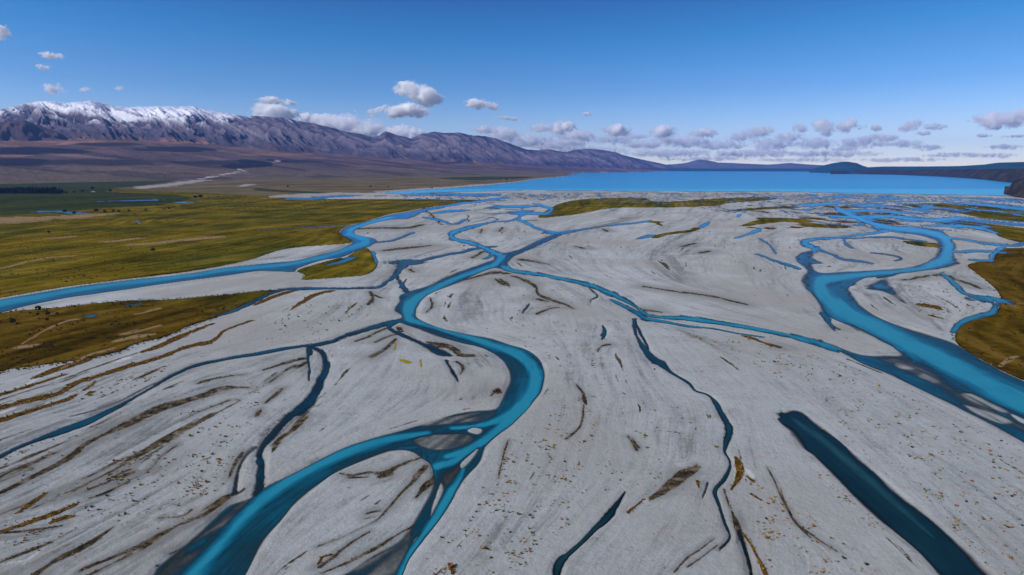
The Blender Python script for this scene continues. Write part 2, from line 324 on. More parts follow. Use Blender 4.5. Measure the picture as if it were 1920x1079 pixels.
SILTS = [
    [(468, 727, 4), (425, 727, 9), (385, 738, 9), (350, 750, 10), (300, 767, 14), (250, 792, 13), (200, 815, 7), (165, 833, 8), (137, 854, 10), (100, 876, 10), (50, 901, 10), (0, 926, 9), (-40, 944, 9)],
    [(425, 939, 5), (390, 963, 7), (350, 981, 8), (330, 990, 6), (287, 1014, 10), (225, 1041, 9), (175, 1061, 7), (150, 1072, 5)],
    [(212, 989, 3), (185, 1008, 9), (155, 1026, 14), (100, 1054, 14), (66, 1078, 18), (30, 1110, 20)],
    [(300, 973, 3), (345, 969, 3), (360, 958, 5)],
    [(110, 989, 4), (60, 996, 6), (0, 1002, 5)],
    [(1310, 878, 6), (1285, 890, 20), (1262, 908, 24), (1240, 928, 14), (1222, 938, 5)],
    [(1360, 920, 5), (1372, 960, 9), (1382, 985, 13), (1393, 1010, 12), (1402, 1040, 12), (1412, 1085, 12)],
    [(1372, 1004, 5), (1365, 1018, 4), (1350, 1032, 3)],
    [(1342, 1014, 3), (1315, 1034, 4), (1290, 1050, 5), (1266, 1078, 5)],
    [(1348, 1026, 3), (1318, 1048, 4), (1290, 1068, 4)],
    [(745, 627, 3), (725, 634, 4), (705, 643, 4)],
    [(742, 637, 4), (728, 651, 9), (712, 662, 7), (697, 670, 9)],
    [(725, 617, 3), (695, 631, 4), (667, 641, 4)],
    [(570, 673, 4), (535, 682, 5), (495, 695, 3)],
    [(573, 681, 6), (560, 688, 7), (542, 693, 6), (507, 717, 3)],
    [(528, 729, 6), (515, 742, 7), (500, 757, 3)],
    [(488, 772, 9), (482, 782, 8)],
    [(921, 744, 6), (929, 736, 14), (935, 738, 8)],
    [(1083, 725, 3), (1092, 738, 6), (1096, 752, 9), (1100, 762, 4)],
    [(1095, 762, 2), (1093, 790, 4), (1085, 806, 4), (1060, 826, 4)],
    [(1178, 822, 4), (1186, 832, 5), (1195, 847, 6)], [(1186, 825, 3), (1199, 843, 5)],
    [(960, 518, 4), (985, 527, 6), (1004, 537, 8), (1008, 552, 8), (1025, 560, 5), (1055, 570, 4), (1075, 580, 2)],
    [(1008, 562, 5), (1026, 566, 4)],
    [(1005, 590, 4), (1030, 580, 3), (1045, 578, 2)],
    [(1205, 538, 3), (1240, 543, 3), (1285, 550, 4), (1335, 557, 4), (1400, 572, 3)],
    [(978, 487, 5), (1000, 491, 3), (1025, 496, 2)],
    [(935, 524, 10), (945, 532, 14), (950, 536, 8)],
    [(860, 527, 4), (890, 521, 5), (925, 512, 6), (950, 513, 4)],
    [(815, 903, 8), (797, 914, 11), (777, 935, 5)],
    [(797, 877, 10), (784, 890, 13), (772, 908, 8), (750, 927, 7), (730, 950, 8), (705, 976, 5), (680, 990, 2), (640, 1010, 2), (595, 1026, 3)],
    [(710, 961, 5), (690, 965, 6), (683, 968, 3)], [(700, 972, 4), (680, 976, 3)],
    [(640, 889, 6), (660, 893, 9), (692, 889, 10), (722, 889, 12), (750, 875, 8), (772, 866, 7), (790, 858, 4)],
    [(655, 898, 5), (690, 897, 5)], [(712, 897, 8), (732, 893, 8)],
    [(792, 970, 4), (777, 984, 8), (742, 1004, 7), (705, 1029, 10), (660, 1052, 9), (620, 1070, 6), (600, 1078, 6)],
    [(690, 1000, 4), (655, 1022, 5), (622, 1049, 7), (600, 1066, 9)],
    [(575, 785, 10), (562, 800, 11), (545, 812, 5)], [(540, 815, 5), (528, 822, 8), (510, 838, 6)],
    [(455, 852, 6), (442, 872, 9), (430, 898, 8)],
    [(725, 470, 4), (755, 466, 4), (800, 461, 3)],
    [(692, 548, 5), (700, 558, 6), (693, 572, 9)], [(700, 555, 4), (715, 560, 3)],
    [(806, 560, 4), (808, 573, 5), (798, 588, 2)],
    [(1197, 578, 4), (1215, 582, 5), (1240, 586, 2)],
    [(770, 505, 4), (777, 510, 4)], [(885, 484, 5), (905, 471, 6)],
    [(790, 386, 4), (830, 422, 3)], [(670, 430, 4), (705, 428, 3), (760, 428, 4), (790, 422, 4)],
    [(900, 438, 3), (905, 430, 4)], [(936, 434, 5), (944, 426, 4)], [(1080, 462, 3), (1092, 466, 4)], [(1130, 430, 3), (1140, 435, 4)],
    [(1690, 525, 3), (1760, 516, 4), (1800, 528, 6), (1835, 540, 4)],
    [(1280, 463, 4), (1305, 457, 4)], [(1312, 474, 5), (1326, 471, 6)],
    [(420, 1000, 3), (380, 1010, 4), (320, 1040, 4)],
    [(1558, 611, 6), (1570, 618, 8)], [(1440, 647, 4), (1457, 652, 6)],
    [(340, 790, 3), (370, 775, 3), (430, 752, 3)], [(330, 838, 3), (300, 860, 2), (270, 890, 3), (220, 910, 3)],
    [(240, 905, 4), (200, 925, 5), (170, 935, 4)], [(380, 715, 3), (420, 708, 3), (460, 703, 2)],
    [(800, 642, 4), (825, 648, 14), (850, 660, 12), (862, 668, 6), (885, 668, 5)], [(852, 680, 6), (866, 690, 9), (862, 704, 8)],
    [(748, 616, 10), (756, 622, 10)], [(1120, 660, 2), (1130, 650, 4), (1145, 648, 3)],
    [(950, 830, 4), (940, 870, 3), (935, 900, 3)], [(1440, 880, 3), (1470, 940, 4), (1490, 980, 5), (1520, 1010, 3)],
    [(1465, 920, 3), (1488, 978, 4), (1515, 1000, 4), (1570, 1036, 4)],
    [(600, 860, 1), (585, 870, 2)], [(0, 905, 2), (60, 880, 2)],
]
# ------------------------------------------------------------------ flow direction (follows every traced channel) and streaks drawn out along it
segx, segy, segdx, segdy, segw = [], [], [], [], []


def seg_from(P):
    for i in range(len(P) - 1):
        x, y = ground([P[i][0], P[i + 1][0]], [max(P[i][1], HOR + 4), max(P[i + 1][1], HOR + 4)])
        segx.append(x.mean()); segy.append(y.mean())
        d = np.array([x[1] - x[0], y[1] - y[0]])
        L = np.hypot(*d) + 1e-9
        segdx.append(d[0] / L); segdy.append(d[1] / L)


for cls, pts, *_ in WP:
    if cls != LAKE:
        seg_from(pts + pts[:1])
for cls, pts, *_ in WS:
    seg_from(pts)
for pts in SILTS:
    seg_from(pts)
segx, segy, segdx, segdy = map(np.array, (segx, segy, segdx, segdy))
cr_i = np.linspace(0, NR - 1, 90).astype(int)
cc_i = np.linspace(0, NC - 1, 150).astype(int)
cX, cY, cM = GX[np.ix_(cr_i, cc_i)], GY[np.ix_(cr_i, cc_i)], MP[np.ix_(cr_i, cc_i)]
c2 = np.zeros(cX.shape)
s2 = np.zeros(cX.shape)
for i in range(len(segx)):
    d = np.hypot(cX - segx[i], cY - segy[i]) / cM
    wgt = 1 / (d + 12) ** 2.6
    c2 += wgt * (segdx[i] ** 2 - segdy[i] ** 2)
    s2 += wgt * 2 * segdx[i] * segdy[i]
L = np.hypot(c2, s2) + 1e-12
c2 /= L
s2 /= L


def upsample(A):
    ri, ci = np.arange(NR), np.arange(NC)
    B = np.empty((len(cr_i), NC))
    for k in range(len(cr_i)):
        B[k] = np.interp(ci, cc_i, A[k])
    f = np.interp(ri, cr_i, np.arange(len(cr_i)))
    i0 = np.minimum(f.astype(int), len(cr_i) - 2)
    t = (f - i0)[:, None]
    return B[i0] * (1 - t) + B[i0 + 1] * t


ang = .5 * np.arctan2(upsample(s2), upsample(c2))
ang = ang + .25 * fbm(GX / 60, GY / 60, 2, 90)
DX, DY = np.cos(ang), np.sin(ang)


def lic(lam, seed, steps=6, stretch=.75):
    s = np.zeros(GX.shape)
    for k in range(-steps, steps + 1):
        o = k * lam * stretch
        s += perlin((GX + DX * o) / lam, (GY + DY * o) / lam, seed) * math.exp(-(k / steps) ** 2)
    return s / (steps * .55)


def lodw(lam):
    return np.clip(lam / (.8 * np.sqrt(CELL * MP)) - .7, 0, 1)


LICF = lic(1.1, 100) * lodw(1.1)
LICM = lic(4.0, 101) * lodw(4.0)
LICC = lic(14., 102) * lodw(14.)
LICX = lic(55., 103, 4) * lodw(55.)
STREAK = .30 * LICF + .40 * LICM + .45 * LICC + .4 * LICX

D = np.full(GX.shape, -1.0)
CLS = np.full(GX.shape, CREEK, int)
MURK = np.zeros(GX.shape)
CAPD = np.ones(GX.shape)


def add_water(w, d, cls, murk, cap):
    cur = D[w]
    new = np.minimum(np.clip(d, -1, 1), cap)
    b = new > cur
    D[w] = np.where(b, new, cur)
    CLS[w] = np.where(b, cls, CLS[w])
    m = np.where(b & (new > -.5), murk, MURK[w])
    MURK[w] = m


for cls, pts, e, murk, cap in WP:
    w, sd = poly_sd(pts)
    m = MP[w]
    sd = sd + (EDGE[w] * 2.4 + LICM[w] * 1.1) * m * (.5 if cls == LAKE else 2.0 if cls == POND else 1.0)
    add_water(w, np.where(sd > 0, sd / (e * m * (1 + .75 * np.clip(1.6 * perlin(GX[w] / 21, GY[w] / 21, 170) + .8 * EDGE2[w], -.8, 1.2))), sd / (9 * m)), cls, murk, cap)
for cls, pts, murk, cap in WS:
    w, v, r = stroke_sd(pts, warp=3.0 if cls in (BRAID, RIGHT, CENTRE) else 7.0)
    v = v + (EDGE[w] * .85 + LICM[w] * .5 + LICC[w] * .35) * r
    d = np.where(v > 0, v / (.75 * r), v / (MP[w] * 9))
    if cls == CREEK:
        murk = min(1.0, .45 + .55 * murk)
        v = v - .12 * r
        cap = cap * .62 + .16 * LICC[w] + .12 * EDGE2[w]
        d = np.where(v > 0, v / (.9 * r), d)
    add_water(w, d, cls, murk, cap)

# deep turquoise threads that wander inside the wide channels
THALWEG = [
    [(940, 482, 12), (925, 497, 9), (880, 513, 9), (840, 529, 10), (800, 549, 14), (776, 564, 22), (765, 582, 24), (768, 598, 16), (790, 607, 9), (840, 622, 9), (890, 636, 12), (930, 650, 16), (965, 662, 20), (995, 684, 24), (1004, 706, 26), (1000, 730, 28), (985, 758, 30), (962, 785, 26), (935, 806, 20), (905, 828, 16), (870, 846, 13), (840, 856, 10)],
    [(985, 762, 26), (955, 780, 20), (925, 792, 12), (890, 800, 8), (850, 803, 8)],
    [(800, 812, 10), (740, 822, 16), (700, 833, 22), (650, 850, 24), (600, 872, 24), (550, 898, 26), (505, 925, 30), (465, 955, 34), (425, 992, 40), (390, 1032, 46), (350, 1080, 52), (310, 1130, 56)],
    [(905, 828, 12), (870, 852, 14), (845, 868, 16), (822, 874, 14)],
    [(868, 880, 9), (856, 905, 16), (838, 935, 20), (812, 978, 19), (790, 1010, 16), (770, 1040, 18), (748, 1080, 22), (725, 1125, 26)],
    [(1700, 428, 8), (1745, 437, 12), (1773, 448, 18), (1778, 470, 22), (1768, 488, 20), (1735, 500, 12), (1690, 508, 9), (1640, 513, 9), (1590, 518, 12), (1545, 526, 22), (1538, 540, 28), (1555, 562, 32), (1590, 588, 34), (1640, 612, 34), (1700, 642, 36), (1760, 672, 40), (1830, 708, 46), (1920, 755, 54), (2020, 805, 64)],
    [(-100, 595, 16), (0, 570, 14), (75, 557, 10), (150, 543, 10), (250, 530, 9), (350, 517, 8), (425, 506, 8), (480, 501, 8), (540, 496, 8), (600, 483, 8), (650, 467, 10), (684, 455, 14), (676, 445, 12), (655, 436, 9), (680, 422, 6), (732, 408, 5)],
    [(1484, 784, 4), (1510, 802, 12), (1560, 840, 18), (1620, 892, 18), (1680, 945, 14), (1750, 1008, 5)],
]
for pts in THALWEG:
    w, v, r = stroke_sd(pts)
    t = np.clip(v / r * 1.1 + .25 * EDGE[w] + .22 * LICC[w] + .15 * LICM[w] + .25, 0, 1)
    t = t * t * (3 - 2 * t)
    D[w] = np.where(D[w] > .02, np.minimum(D[w] + (.70 - .35 * (MURK[w] > .8)) * t * sst(.02, .25, D[w]), 1), D[w])

# the delta: a net of little braids near the lake
w, sd = poly_sd([(640, 366), (760, 366), (960, 362), (1210, 362), (1440, 362), (1680, 366), (1900, 372), (1990, 380), (1960, 425), (1880, 432), (1760, 442), (1640, 436), (1500, 420), (1350, 398), (1200, 383), (1040, 392), (1030, 415), (900, 426), (790, 420), (720, 410), (840, 388), (700, 372)])
zone = sst(0, 60, sd)
right = sst(1380, 1620, PX[w])
Xd, Yd = GX[w], GY[w]
wx = Xd + 60 * fbm(Xd / 190, Yd / 300, 2, 81)
wy = Yd + 90 * fbm(Xd / 210, Yd / 260, 2, 82)
n1 = np.abs(perlin(wx / 75, wy / 190, 83))
n2 = np.abs(perlin(wx / 34, wy / 90, 84)) + .06
patch = fbm(Xd / 240, Yd / 420, 3, 85)
thr = (.036 + .105 * right + .12 * np.clip(patch, -.3, .6) + .05 * sst(385, 365, PY[w])) * zone
bd = np.maximum((thr - n1) / .07, (thr * .9 - n2) / .06)
bd = np.where(zone > .02, bd, -1)
add_water(w, bd * .7, BRAID, .12, .62)

for pts, dep, soft in SHOALS:
    w, sd = poly_sd(pts, 20)
    m = MP[w]
    k = sst(-.6, 1.1, sd / (1.6 * soft * m) + EDGE2[w] * .6 + LICC[w] * .7 + LICM[w] * .5)
    D[w] = np.where(D[w] > -.4, D[w] * (1 - k) + np.minimum(D[w], dep + EDGE[w] * .12 + LICC[w] * .10 + LICM[w] * .12) * k, D[w])

# ================================================================== VEGETATION AND SILT MASKS
GRASS = np.full(GX.shape, -1.0)


def add_mask(A, pts, soft, rag, poly=True, val=1.0, flow=0.0):
    if poly:
        w, sd = poly_sd(pts)
        m = MP[w]
        v = sd / (soft * m) + EDGE[w] * rag + LICC[w] * flow + LICM[w] * flow
    else:
        w, s, r = stroke_sd(pts, warp=9.0)
        v = s / r * 1.7 + EDGE[w] * rag + (LICM[w] * .9 + LICC[w] * .6 + .45 * LICF[w]) * flow
    A[w] = np.maximum(A[w], np.clip(v, -1, 1) * val)


MEADOWS = [
    ([(-950, 828), (-500, 696), (-160, 598), (-60, 575), (0, 560), (75, 547), (150, 535), (250, 523), (350, 511), (430, 497), (470, 488), (500, 478), (517, 472), (555, 465), (605, 461), (645, 458), (660, 454), (650, 444), (636, 436), (652, 424), (679, 418), (704, 410), (732, 402), (768, 396), (787, 392), (835, 385), (880, 379), (905, 376.5), (840, 374.5), (700, 374), (630, 374), (560, 372), (500, 370), (420, 364), (330, 360), (250, 356), (100, 350), (-160, 340), (-950, 335)], 3, .5),
    ([(-950, 880), (-500, 732), (-160, 622), (-60, 604), (0, 587), (100, 579), (175, 570), (250, 565), (325, 562), (400, 555), (480, 547), (535, 543), (510, 551), (480, 566), (450, 580), (420, 590), (387, 603), (350, 616), (312, 633), (250, 648), (225, 661), (150, 677), (75, 687), (0, 699), (-160, 740), (-500, 850), (-950, 1000)], 7, 1.2),
    ([(687, 466), (665, 473), (650, 483), (630, 486), (595, 496), (557, 508), (572, 517), (567, 526), (630, 522), (685, 517), (707, 500), (700, 480)], 3, .5),
    ([(1010, 409), (1032, 391), (1057, 380), (1095, 374), (1140, 372), (1205, 371), (1225, 378), (1270, 378), (1310, 374.5), (1385, 371), (1448, 369.5), (1450, 375), (1372, 381), (1335, 387), (1235, 390), (1147, 391), (1085, 402)], 3, .4),
    ([(1925, 466), (1887, 467), (1868, 474), (1860, 487), (1815, 497), (1827, 510), (1852, 530), (1868, 545), (1876, 560), (1873, 575), (1865, 589), (1840, 598), (1804, 608), (1793, 622), (1791, 637), (1800, 650), (1852, 681), (1890, 701), (1925, 716), (2000, 752), (2090, 790), (2900, 1140), (2900, 470)], 3, .5),
    ([(1690, 384), (1775, 382), (1850, 387), (1920, 393), (2000, 400), (2000, 426), (1920, 417), (1850, 411), (1800, 401), (1740, 392)], 3, .8),
    ([(1752, 416), (1800, 414), (1860, 421), (1925, 429), (2000, 436), (2000, 462), (1920, 456), (1880, 447), (1860, 437), (1810, 428)], 3, .8),
]
for pts, soft, rag in MEADOWS:
    add_mask(GRASS, pts, soft, rag, flow=.5 if soft > 5 else .2)
for pts in [[(1390, 424, 4), (1420, 418, 8), (1460, 413, 9), (1497, 415, 5)], [(1500, 417, 4), (1545, 424, 8), (1570, 420, 5)], [(1715, 455, 7), (1738, 459, 12), (1752, 461, 6)], [(1380, 395, 4), (1440, 391, 6), (1480, 388, 3)],
            [(1600, 402, 4), (1625, 399, 5)], [(1217, 417, 3), (1228, 418, 5), (1242, 425, 4)], [(1225, 446, 6), (1247, 440, 5), (1290, 434, 5), (1310, 428, 7)]]:
    add_mask(GRASS, pts, 0, .8, False)

ORANGE = np.full(GX.shape, -1.0)
ORANGES = [
    [(470, 602, 5), (425, 620, 6), (400, 640, 7), (350, 652, 8), (312, 667, 6), (250, 685, 8), (200, 700, 7), (140, 720, 9), (105, 740, 9), (50, 752, 8), (0, 767, 8), (-60, 785, 8)],
    [(402, 608, 4), (350, 627, 9), (300, 650, 8), (275, 659, 4)],
    [(215, 655, 7), (150, 680, 10), (110, 692, 10), (70, 707, 7)],
    [(125, 702, 4), (62, 722, 5), (0, 741, 6)],
    [(140, 741, 5), (120, 752, 7), (62, 770, 7), (25, 782, 8), (-20, 795, 8)],
    [(622, 547, 5), (590, 555, 8), (565, 570, 7), (545, 583, 3)],
    [(670, 570, 3), (650, 585, 3)],
    [(555, 545, 5), (517, 556, 7), (492, 566, 7), (478, 573, 4)],
    [(140, 949, 6), (110, 962, 9), (87, 970, 9), (50, 984, 7), (0, 999, 6)],
    [(132, 970, 6), (110, 976, 10), (94, 982, 8)],
    [(82, 929, 5), (62, 944, 8), (40, 959, 6), (25, 968, 3)],
    [(1380, 860, 10), (1387, 880, 17), (1383, 900, 15), (1372, 920, 10)],
    [(1309, 905, 8), (1312, 918, 6)],
    [(1394, 1001, 5), (1415, 1034, 9), (1432, 1068, 11), (1446, 1100, 12)],
    [(1210, 940, 4), (1190, 956, 5), (1178, 966, 7)],
    [(845, 1062, 6), (846, 1078, 14)],
    [(597, 1060, 9), (604, 1048, 6), (618, 1044, 5)],
    [(1392, 632, 5), (1420, 640, 6), (1445, 651, 4)],
    [(1727, 572, 5), (1742, 575, 8), (1757, 580, 4)], [(1745, 592, 4), (1765, 598, 3)],
    [(1400, 895, 3), (1412, 905, 6)], [(1410, 929, 6), (1430, 941, 4)],
    [(180, 715, 5), (158, 733, 5)], [(165, 740, 6), (172, 736, 8)],
    [(1140, 967, 6), (1137, 972, 6)],
]
for pts in ORANGES:
    add_mask(ORANGE, pts, 0, 1.5, False, 1.0, .9)

SILT = np.full(GX.shape, -1.0)      # dark brown damp silt and mat plants in old channels
for pts in SILTS:
    add_mask(SILT, pts, 0, 1.0, False, 1.0, 1.0)
YELLOW = np.full(GX.shape, -1.0)
for pts in [[(742, 646, 5), (739, 658, 6)], [(752, 677, 5), (766, 681, 8)], [(802, 652, 7), (808, 662, 5)], [(788, 676, 5), (790, 690, 4)]]:
    add_mask(YELLOW, pts, 0, 2.0, False)
PALE = np.full(GX.shape, -1.0)
for pts in [[(1390, 880, 8), (1403, 888, 16), (1412, 896, 9)], [(300, 985, 4), (325, 970, 5), (350, 962, 3)], [(1275, 875, 12), (1290, 871, 9)], [(225, 676, 6), (240, 671, 6)], [(50, 722, 4), (75, 708, 5)], [(275, 731, 4), (290, 722, 4)], [(95, 1020, 4), (60, 1045, 5), (40, 1062, 4)],
            [(0, 1063, 4), (40, 1056, 4)], [(0, 775, 8), (20, 768, 5)]]:
    add_mask(PALE, pts, 0, 1.6, False, 1.0, .8)

# land behind the grassland: brown plain with fields; tan beach; all as one-to-one land cover
PLAIN = np.full(GX.shape, -1.0)
add_mask(PLAIN, [(-950, 300), (700, 300), (1000, 318), (1225, 319), (1210, 322), (1100, 324.3), (1062, 326.8), (1078, 328), (1060, 330.5), (1010, 335), (958, 342), (860, 350.5), (760, 357.5), (720, 360.5), (640, 366), (560, 370), (400, 380), (-160, 420), (-950, 440)], 2, .3)
TAN = np.full(GX.shape, -1.0)
for pts in [[(-60, 417, 18), (0, 414, 16), (60, 411, 13), (130, 407, 9), (200, 402, 4)], [(255, 460, 3), (300, 456, 5), (350, 451, 5), (400, 446, 6), (414, 444, 4)], [(0, 506, 5), (40, 495, 4), (90, 485, 3), (140, 481, 2)], [(200, 455, 3), (260, 448, 4)],
            [(100, 447, 3), (130, 445, 3)], [(40, 648, 3), (80, 625, 3), (125, 605, 4), (150, 600, 3)], [(235, 628, 4), (270, 620, 6), (300, 612, 5)], [(225, 640, 5), (260, 633, 7), (290, 628, 4)], [(35, 655, 6), (60, 652, 8)], [(260, 590, 3), (300, 580, 4)],
            [(120, 690, 3), (170, 668, 5), (215, 655, 4)], [(640, 470, 2), (600, 478, 3)], [(1880, 690, 6), (1915, 672, 8)], [(1830, 690, 3), (1860, 684, 4)]]:
    add_mask(TAN, pts, 0, 1.5, False, 1.0, .9)
DRYBED = np.full(GX.shape, -1.0)
for pts in [[(268, 354, 4), (285, 351, 8), (330, 345, 6), (380, 338, 5), (430, 332, 5)], [(470, 346, 5), (455, 350, 4)], [(545, 369, 7), (600, 366, 8), (660, 365, 8), (720, 366, 8), (800, 368, 8), (880, 372, 5)],
            [(960, 344, 2.5), (1010, 337.5, 2.2), (1068, 331.5, 2)], [(720, 359, 2.5), (800, 354, 2.5), (958, 343.5, 2.5)]]:
    add_mask(DRYBED, pts, 0, 1.6, False)
FIELD = np.full(GX.shape, -1.0)
add_mask(FIELD, [(-950, 336), (-160, 334), (0, 333), (150, 334), (260, 336), (330, 338), (290, 346), (230, 352), (200, 360), (300, 365), (360, 372), (300, 385), (180, 392), (60, 402), (-160, 405), (-950, 405)], 4, .6)
add_mask(FIELD, [(820, 334.5), (900, 331.5), (980, 331.5), (1000, 333.5), (950, 336.5), (880, 338)], 2, .3)
add_mask(FIELD, [(480, 354, 3), (520, 358, 5), (590, 362, 4)], 2, .5, False)

oz = sst(1360, 1420, PX) * sst(1760, 1680, PX) * sst(378, 388, PY) * sst(438, 425, PY)
ORANGE = np.maximum(ORANGE, np.clip((fbm(GX / 90, GY / 130, 4, 165) * 1.5 - .12 - 1.2 * (1 - oz)) * 3, -1, .8))
# broad bars: lichen-grey gravel along the flow; lower corners also carry painted vignetting
BANDM = np.full(GX.shape, -1.0)
for pts in SILTS:
    w, v, r = stroke_sd([(x, y, 4.0 * ww + 7) for x, y, ww in pts], pad=60, warp=14.0)
    BANDM[w] = np.maximum(BANDM[w], np.clip(v / r, -1, 1) + .55 * LICC[w] + .45 * LICM[w] + .4 * LICX[w] + .2 * EDGE[w])
cornerz = np.clip(sst(620, 120, PX) * sst(700, 900, PY) + .7 * sst(1650, 1950, PX) * sst(800, 1000, PY), 0, 1)
BAND_A = np.clip(sst(-.1, 1.1, BANDM) * .62 + (cornerz + .30 * sst(560, 760, PY)) * sst(-.4, .9, LICC + .8 * LICX + .6 * LICM + .3 * EDGE2) * .75, 0, .85)
# extra thin silt threads along the flow, only on open gravel
zoneL = sst(620, 200, PX) * sst(640, 740, PY)
thread = LICM * .7 + LICC * .9 + .35 * LICF
fm_ = sst(395, 362, PY) * sst(352, 360, PY) * sst(850, 980, PX)
SILT = np.maximum(SILT, np.clip((fbm(GX / 260, GY / 340, 4, 160) * 1.6 + .15 - 1.1 * (1 - fm_)) * 2.0, -1, .12))
SILT = np.maximum(SILT, np.clip((thread - (.62 - .22 * zoneL)) * 4, -1, .75))

# ================================================================== HEIGHTS
low = fbm(GX / 38, GY / 38, 3, 120)
GR = sst(-.15, .25, GRASS)
OR = sst(-.1, .5, ORANGE)
dry = np.clip(-D, 0, 1)
Z = -.95 * np.clip(D, -1, 1)
Z = np.where(D > 0, -.95 * D - .02, .20 * sst(0, 1, dry) + .03 * np.minimum(dry * 4, 1))
Z += sst(.15, .8, dry) * (.35 * low + (.22 * LICC + .16 * LICM + .05 * LICF) * (.35 + .65 * zoneL) - .07 * sst(.1, .9, SILT))
Z += GR * np.where(D > -.1, .1, .5) + OR * .12 * (D < 0) * (1 + EDGE2)
Z += GR * .25 * (LICM + EDGE2 * .6) * sst(.1, .5, dry)
Z = np.where(CLS == LAKE, np.minimum(Z, np.where(D > .0, -.1 - 3 * np.clip(D, 0, 1), Z)), Z)


# ================================================================== MESH HELPERS
def mesh_from(name, verts, faces, mat, attrs=None, smooth=True):
    me = bpy.data.meshes.new(name)
    verts = np.asarray(verts, f32)
    faces = np.asarray(faces, np.int32)
    k = faces.shape[1]
    me.vertices.add(len(verts))
    me.vertices.foreach_set('co', verts.ravel())
    me.loops.add(faces.size)
    me.loops.foreach_set('vertex_index', faces.ravel())
    me.polygons.add(len(faces))
    me.polygons.foreach_set('loop_start', np.arange(0, faces.size, k, dtype=np.int32))
    me.polygons.foreach_set('loop_total', np.full(len(faces), k, np.int32))
    me.polygons.foreach_set('use_smooth', np.full(len(faces), smooth, bool))
    me.update(calc_edges=True)
    for an, av in (attrs or {}).items():
        a = me.attributes.new(an, 'FLOAT', 'POINT')
        a.data.foreach_set('value', np.asarray(av, f32).ravel())
    if mat:
        me.materials.append(mat)
    return me


def link(name, me, label=None, cat=None, kind=None, group=None, parent=None):
    o = bpy.data.objects.new(name, me)
    COL.objects.link(o)
    if parent:
        o.parent = parent
    tag(o, label, cat, kind, group)
    return o


def tag(o, label=None, cat=None, kind=None, group=None):
    if label: o['label'] = label
    if cat: o['category'] = cat
    if kind: o['kind'] = kind
    if group: o['group'] = group


def grid_faces(nr, nc):
    i = np.arange(nr * nc).reshape(nr, nc)
    return np.stack([i[:-1, :-1], i[1:, :-1], i[1:, 1:], i[:-1, 1:]], -1).reshape(-1, 4)


def sub_mesh(name, V, Fc, mat, attrs):
    used = np.unique(Fc)
    m = np.full(len(V), -1, np.int64)
    m[used] = np.arange(len(used))
    return mesh_from(name, V[used], m[Fc], mat, {k: v.ravel()[used] for k, v in attrs.items()})


# ================================================================== MATERIAL HELPERS
class NT:
    def __init__(self, name):
        self.m = bpy.data.materials.new(name)
        self.m.use_nodes = True
        self.t = self.m.node_tree
        self.t.nodes.clear()
        self.out = self.t.nodes.new('ShaderNodeOutputMaterial')

    def n(self, typ, **kw):
        nd = self.t.nodes.new('ShaderNode' + typ)
        for k, v in kw.items():
            setattr(nd, k, v)
        return nd

    def put(self, sock, v):
        if v is None:
            return
        if hasattr(v, 'is_output') or isinstance(v, bpy.types.NodeSocket):
            self.t.links.new(v, sock)
        else:
            sock.default_value = tuple(v) + (1,) if isinstance(v, (tuple, list)) and len(v) == 3 and sock.type == 'RGBA' else v

    def attr(self, name):
        return self.n('Attribute', attribute_name=name).outputs['Fac']

    def pos(self):
        return self.n('NewGeometry').outputs['Position']

    def math(self, op, a, b=0.0, c=None, clamp=False):
        nd = self.n('Math', operation=op, use_clamp=clamp)
        self.put(nd.inputs[0], a); self.put(nd.inputs[1], b)
        if c is not None: self.put(nd.inputs[2], c)
        return nd.outputs[0]

    def step(self, v, a, b, lo=0.0, hi=1.0):
        nd = self.n('MapRange', interpolation_type='SMOOTHSTEP')
        self.put(nd.inputs[0], v)
        for i, x in enumerate((a, b, lo, hi)):
            nd.inputs[i + 1].default_value = x
        return nd.outputs[0]

    def noise(self, scale, detail=3, rough=.55, vec=None, out='Fac'):
        nd = self.n('TexNoise')
        self.put(nd.inputs['Vector'], vec if vec is not None else self.pos())
        nd.inputs['Scale'].default_value = scale
        nd.inputs['Detail'].default_value = detail
        nd.inputs['Roughness'].default_value = rough
        return nd.outputs[out]

    def mix(self, f, a, b, mode='MIX'):
        nd = self.n('Mix', data_type='RGBA', blend_type=mode)
        self.put(nd.inputs[0], f); self.put(nd.inputs[6], a); self.put(nd.inputs[7], b)
        return nd.outputs[2]

    def ramp(self, f, stops):
        nd = self.n('ValToRGB')
        e = nd.color_ramp.elements
        while len(e) < len(stops): e.new(.5)
        for x, (p, c) in zip(e, stops):
            x.position = p
            x.color = tuple(c) + (1,)
        self.put(nd.inputs[0], f)
        return nd.outputs[0]

    def bsdf(self, color, rough=.9, spec=.2, alpha=None, normal=None):
        b = self.n('BsdfPrincipled')
        self.put(b.inputs['Base Color'], color)
        self.put(b.inputs['Roughness'], rough)
        self.put(b.inputs['Specular IOR Level'], spec)
        if alpha is not None: self.put(b.inputs['Alpha'], alpha)
        if normal is not None: self.put(b.inputs['Normal'], normal)
        return b.outputs[0]

    def bump(self, h, dist, strength=1.0):
        nd = self.n('Bump')
        self.put(nd.inputs['Height'], h)
        nd.inputs['Distance'].default_value = dist
        nd.inputs['Strength'].default_value = strength
        return nd.outputs[0]

    def surf(self, s):
        self.t.links.new(s, self.out.inputs['Surface'])
        return self.m


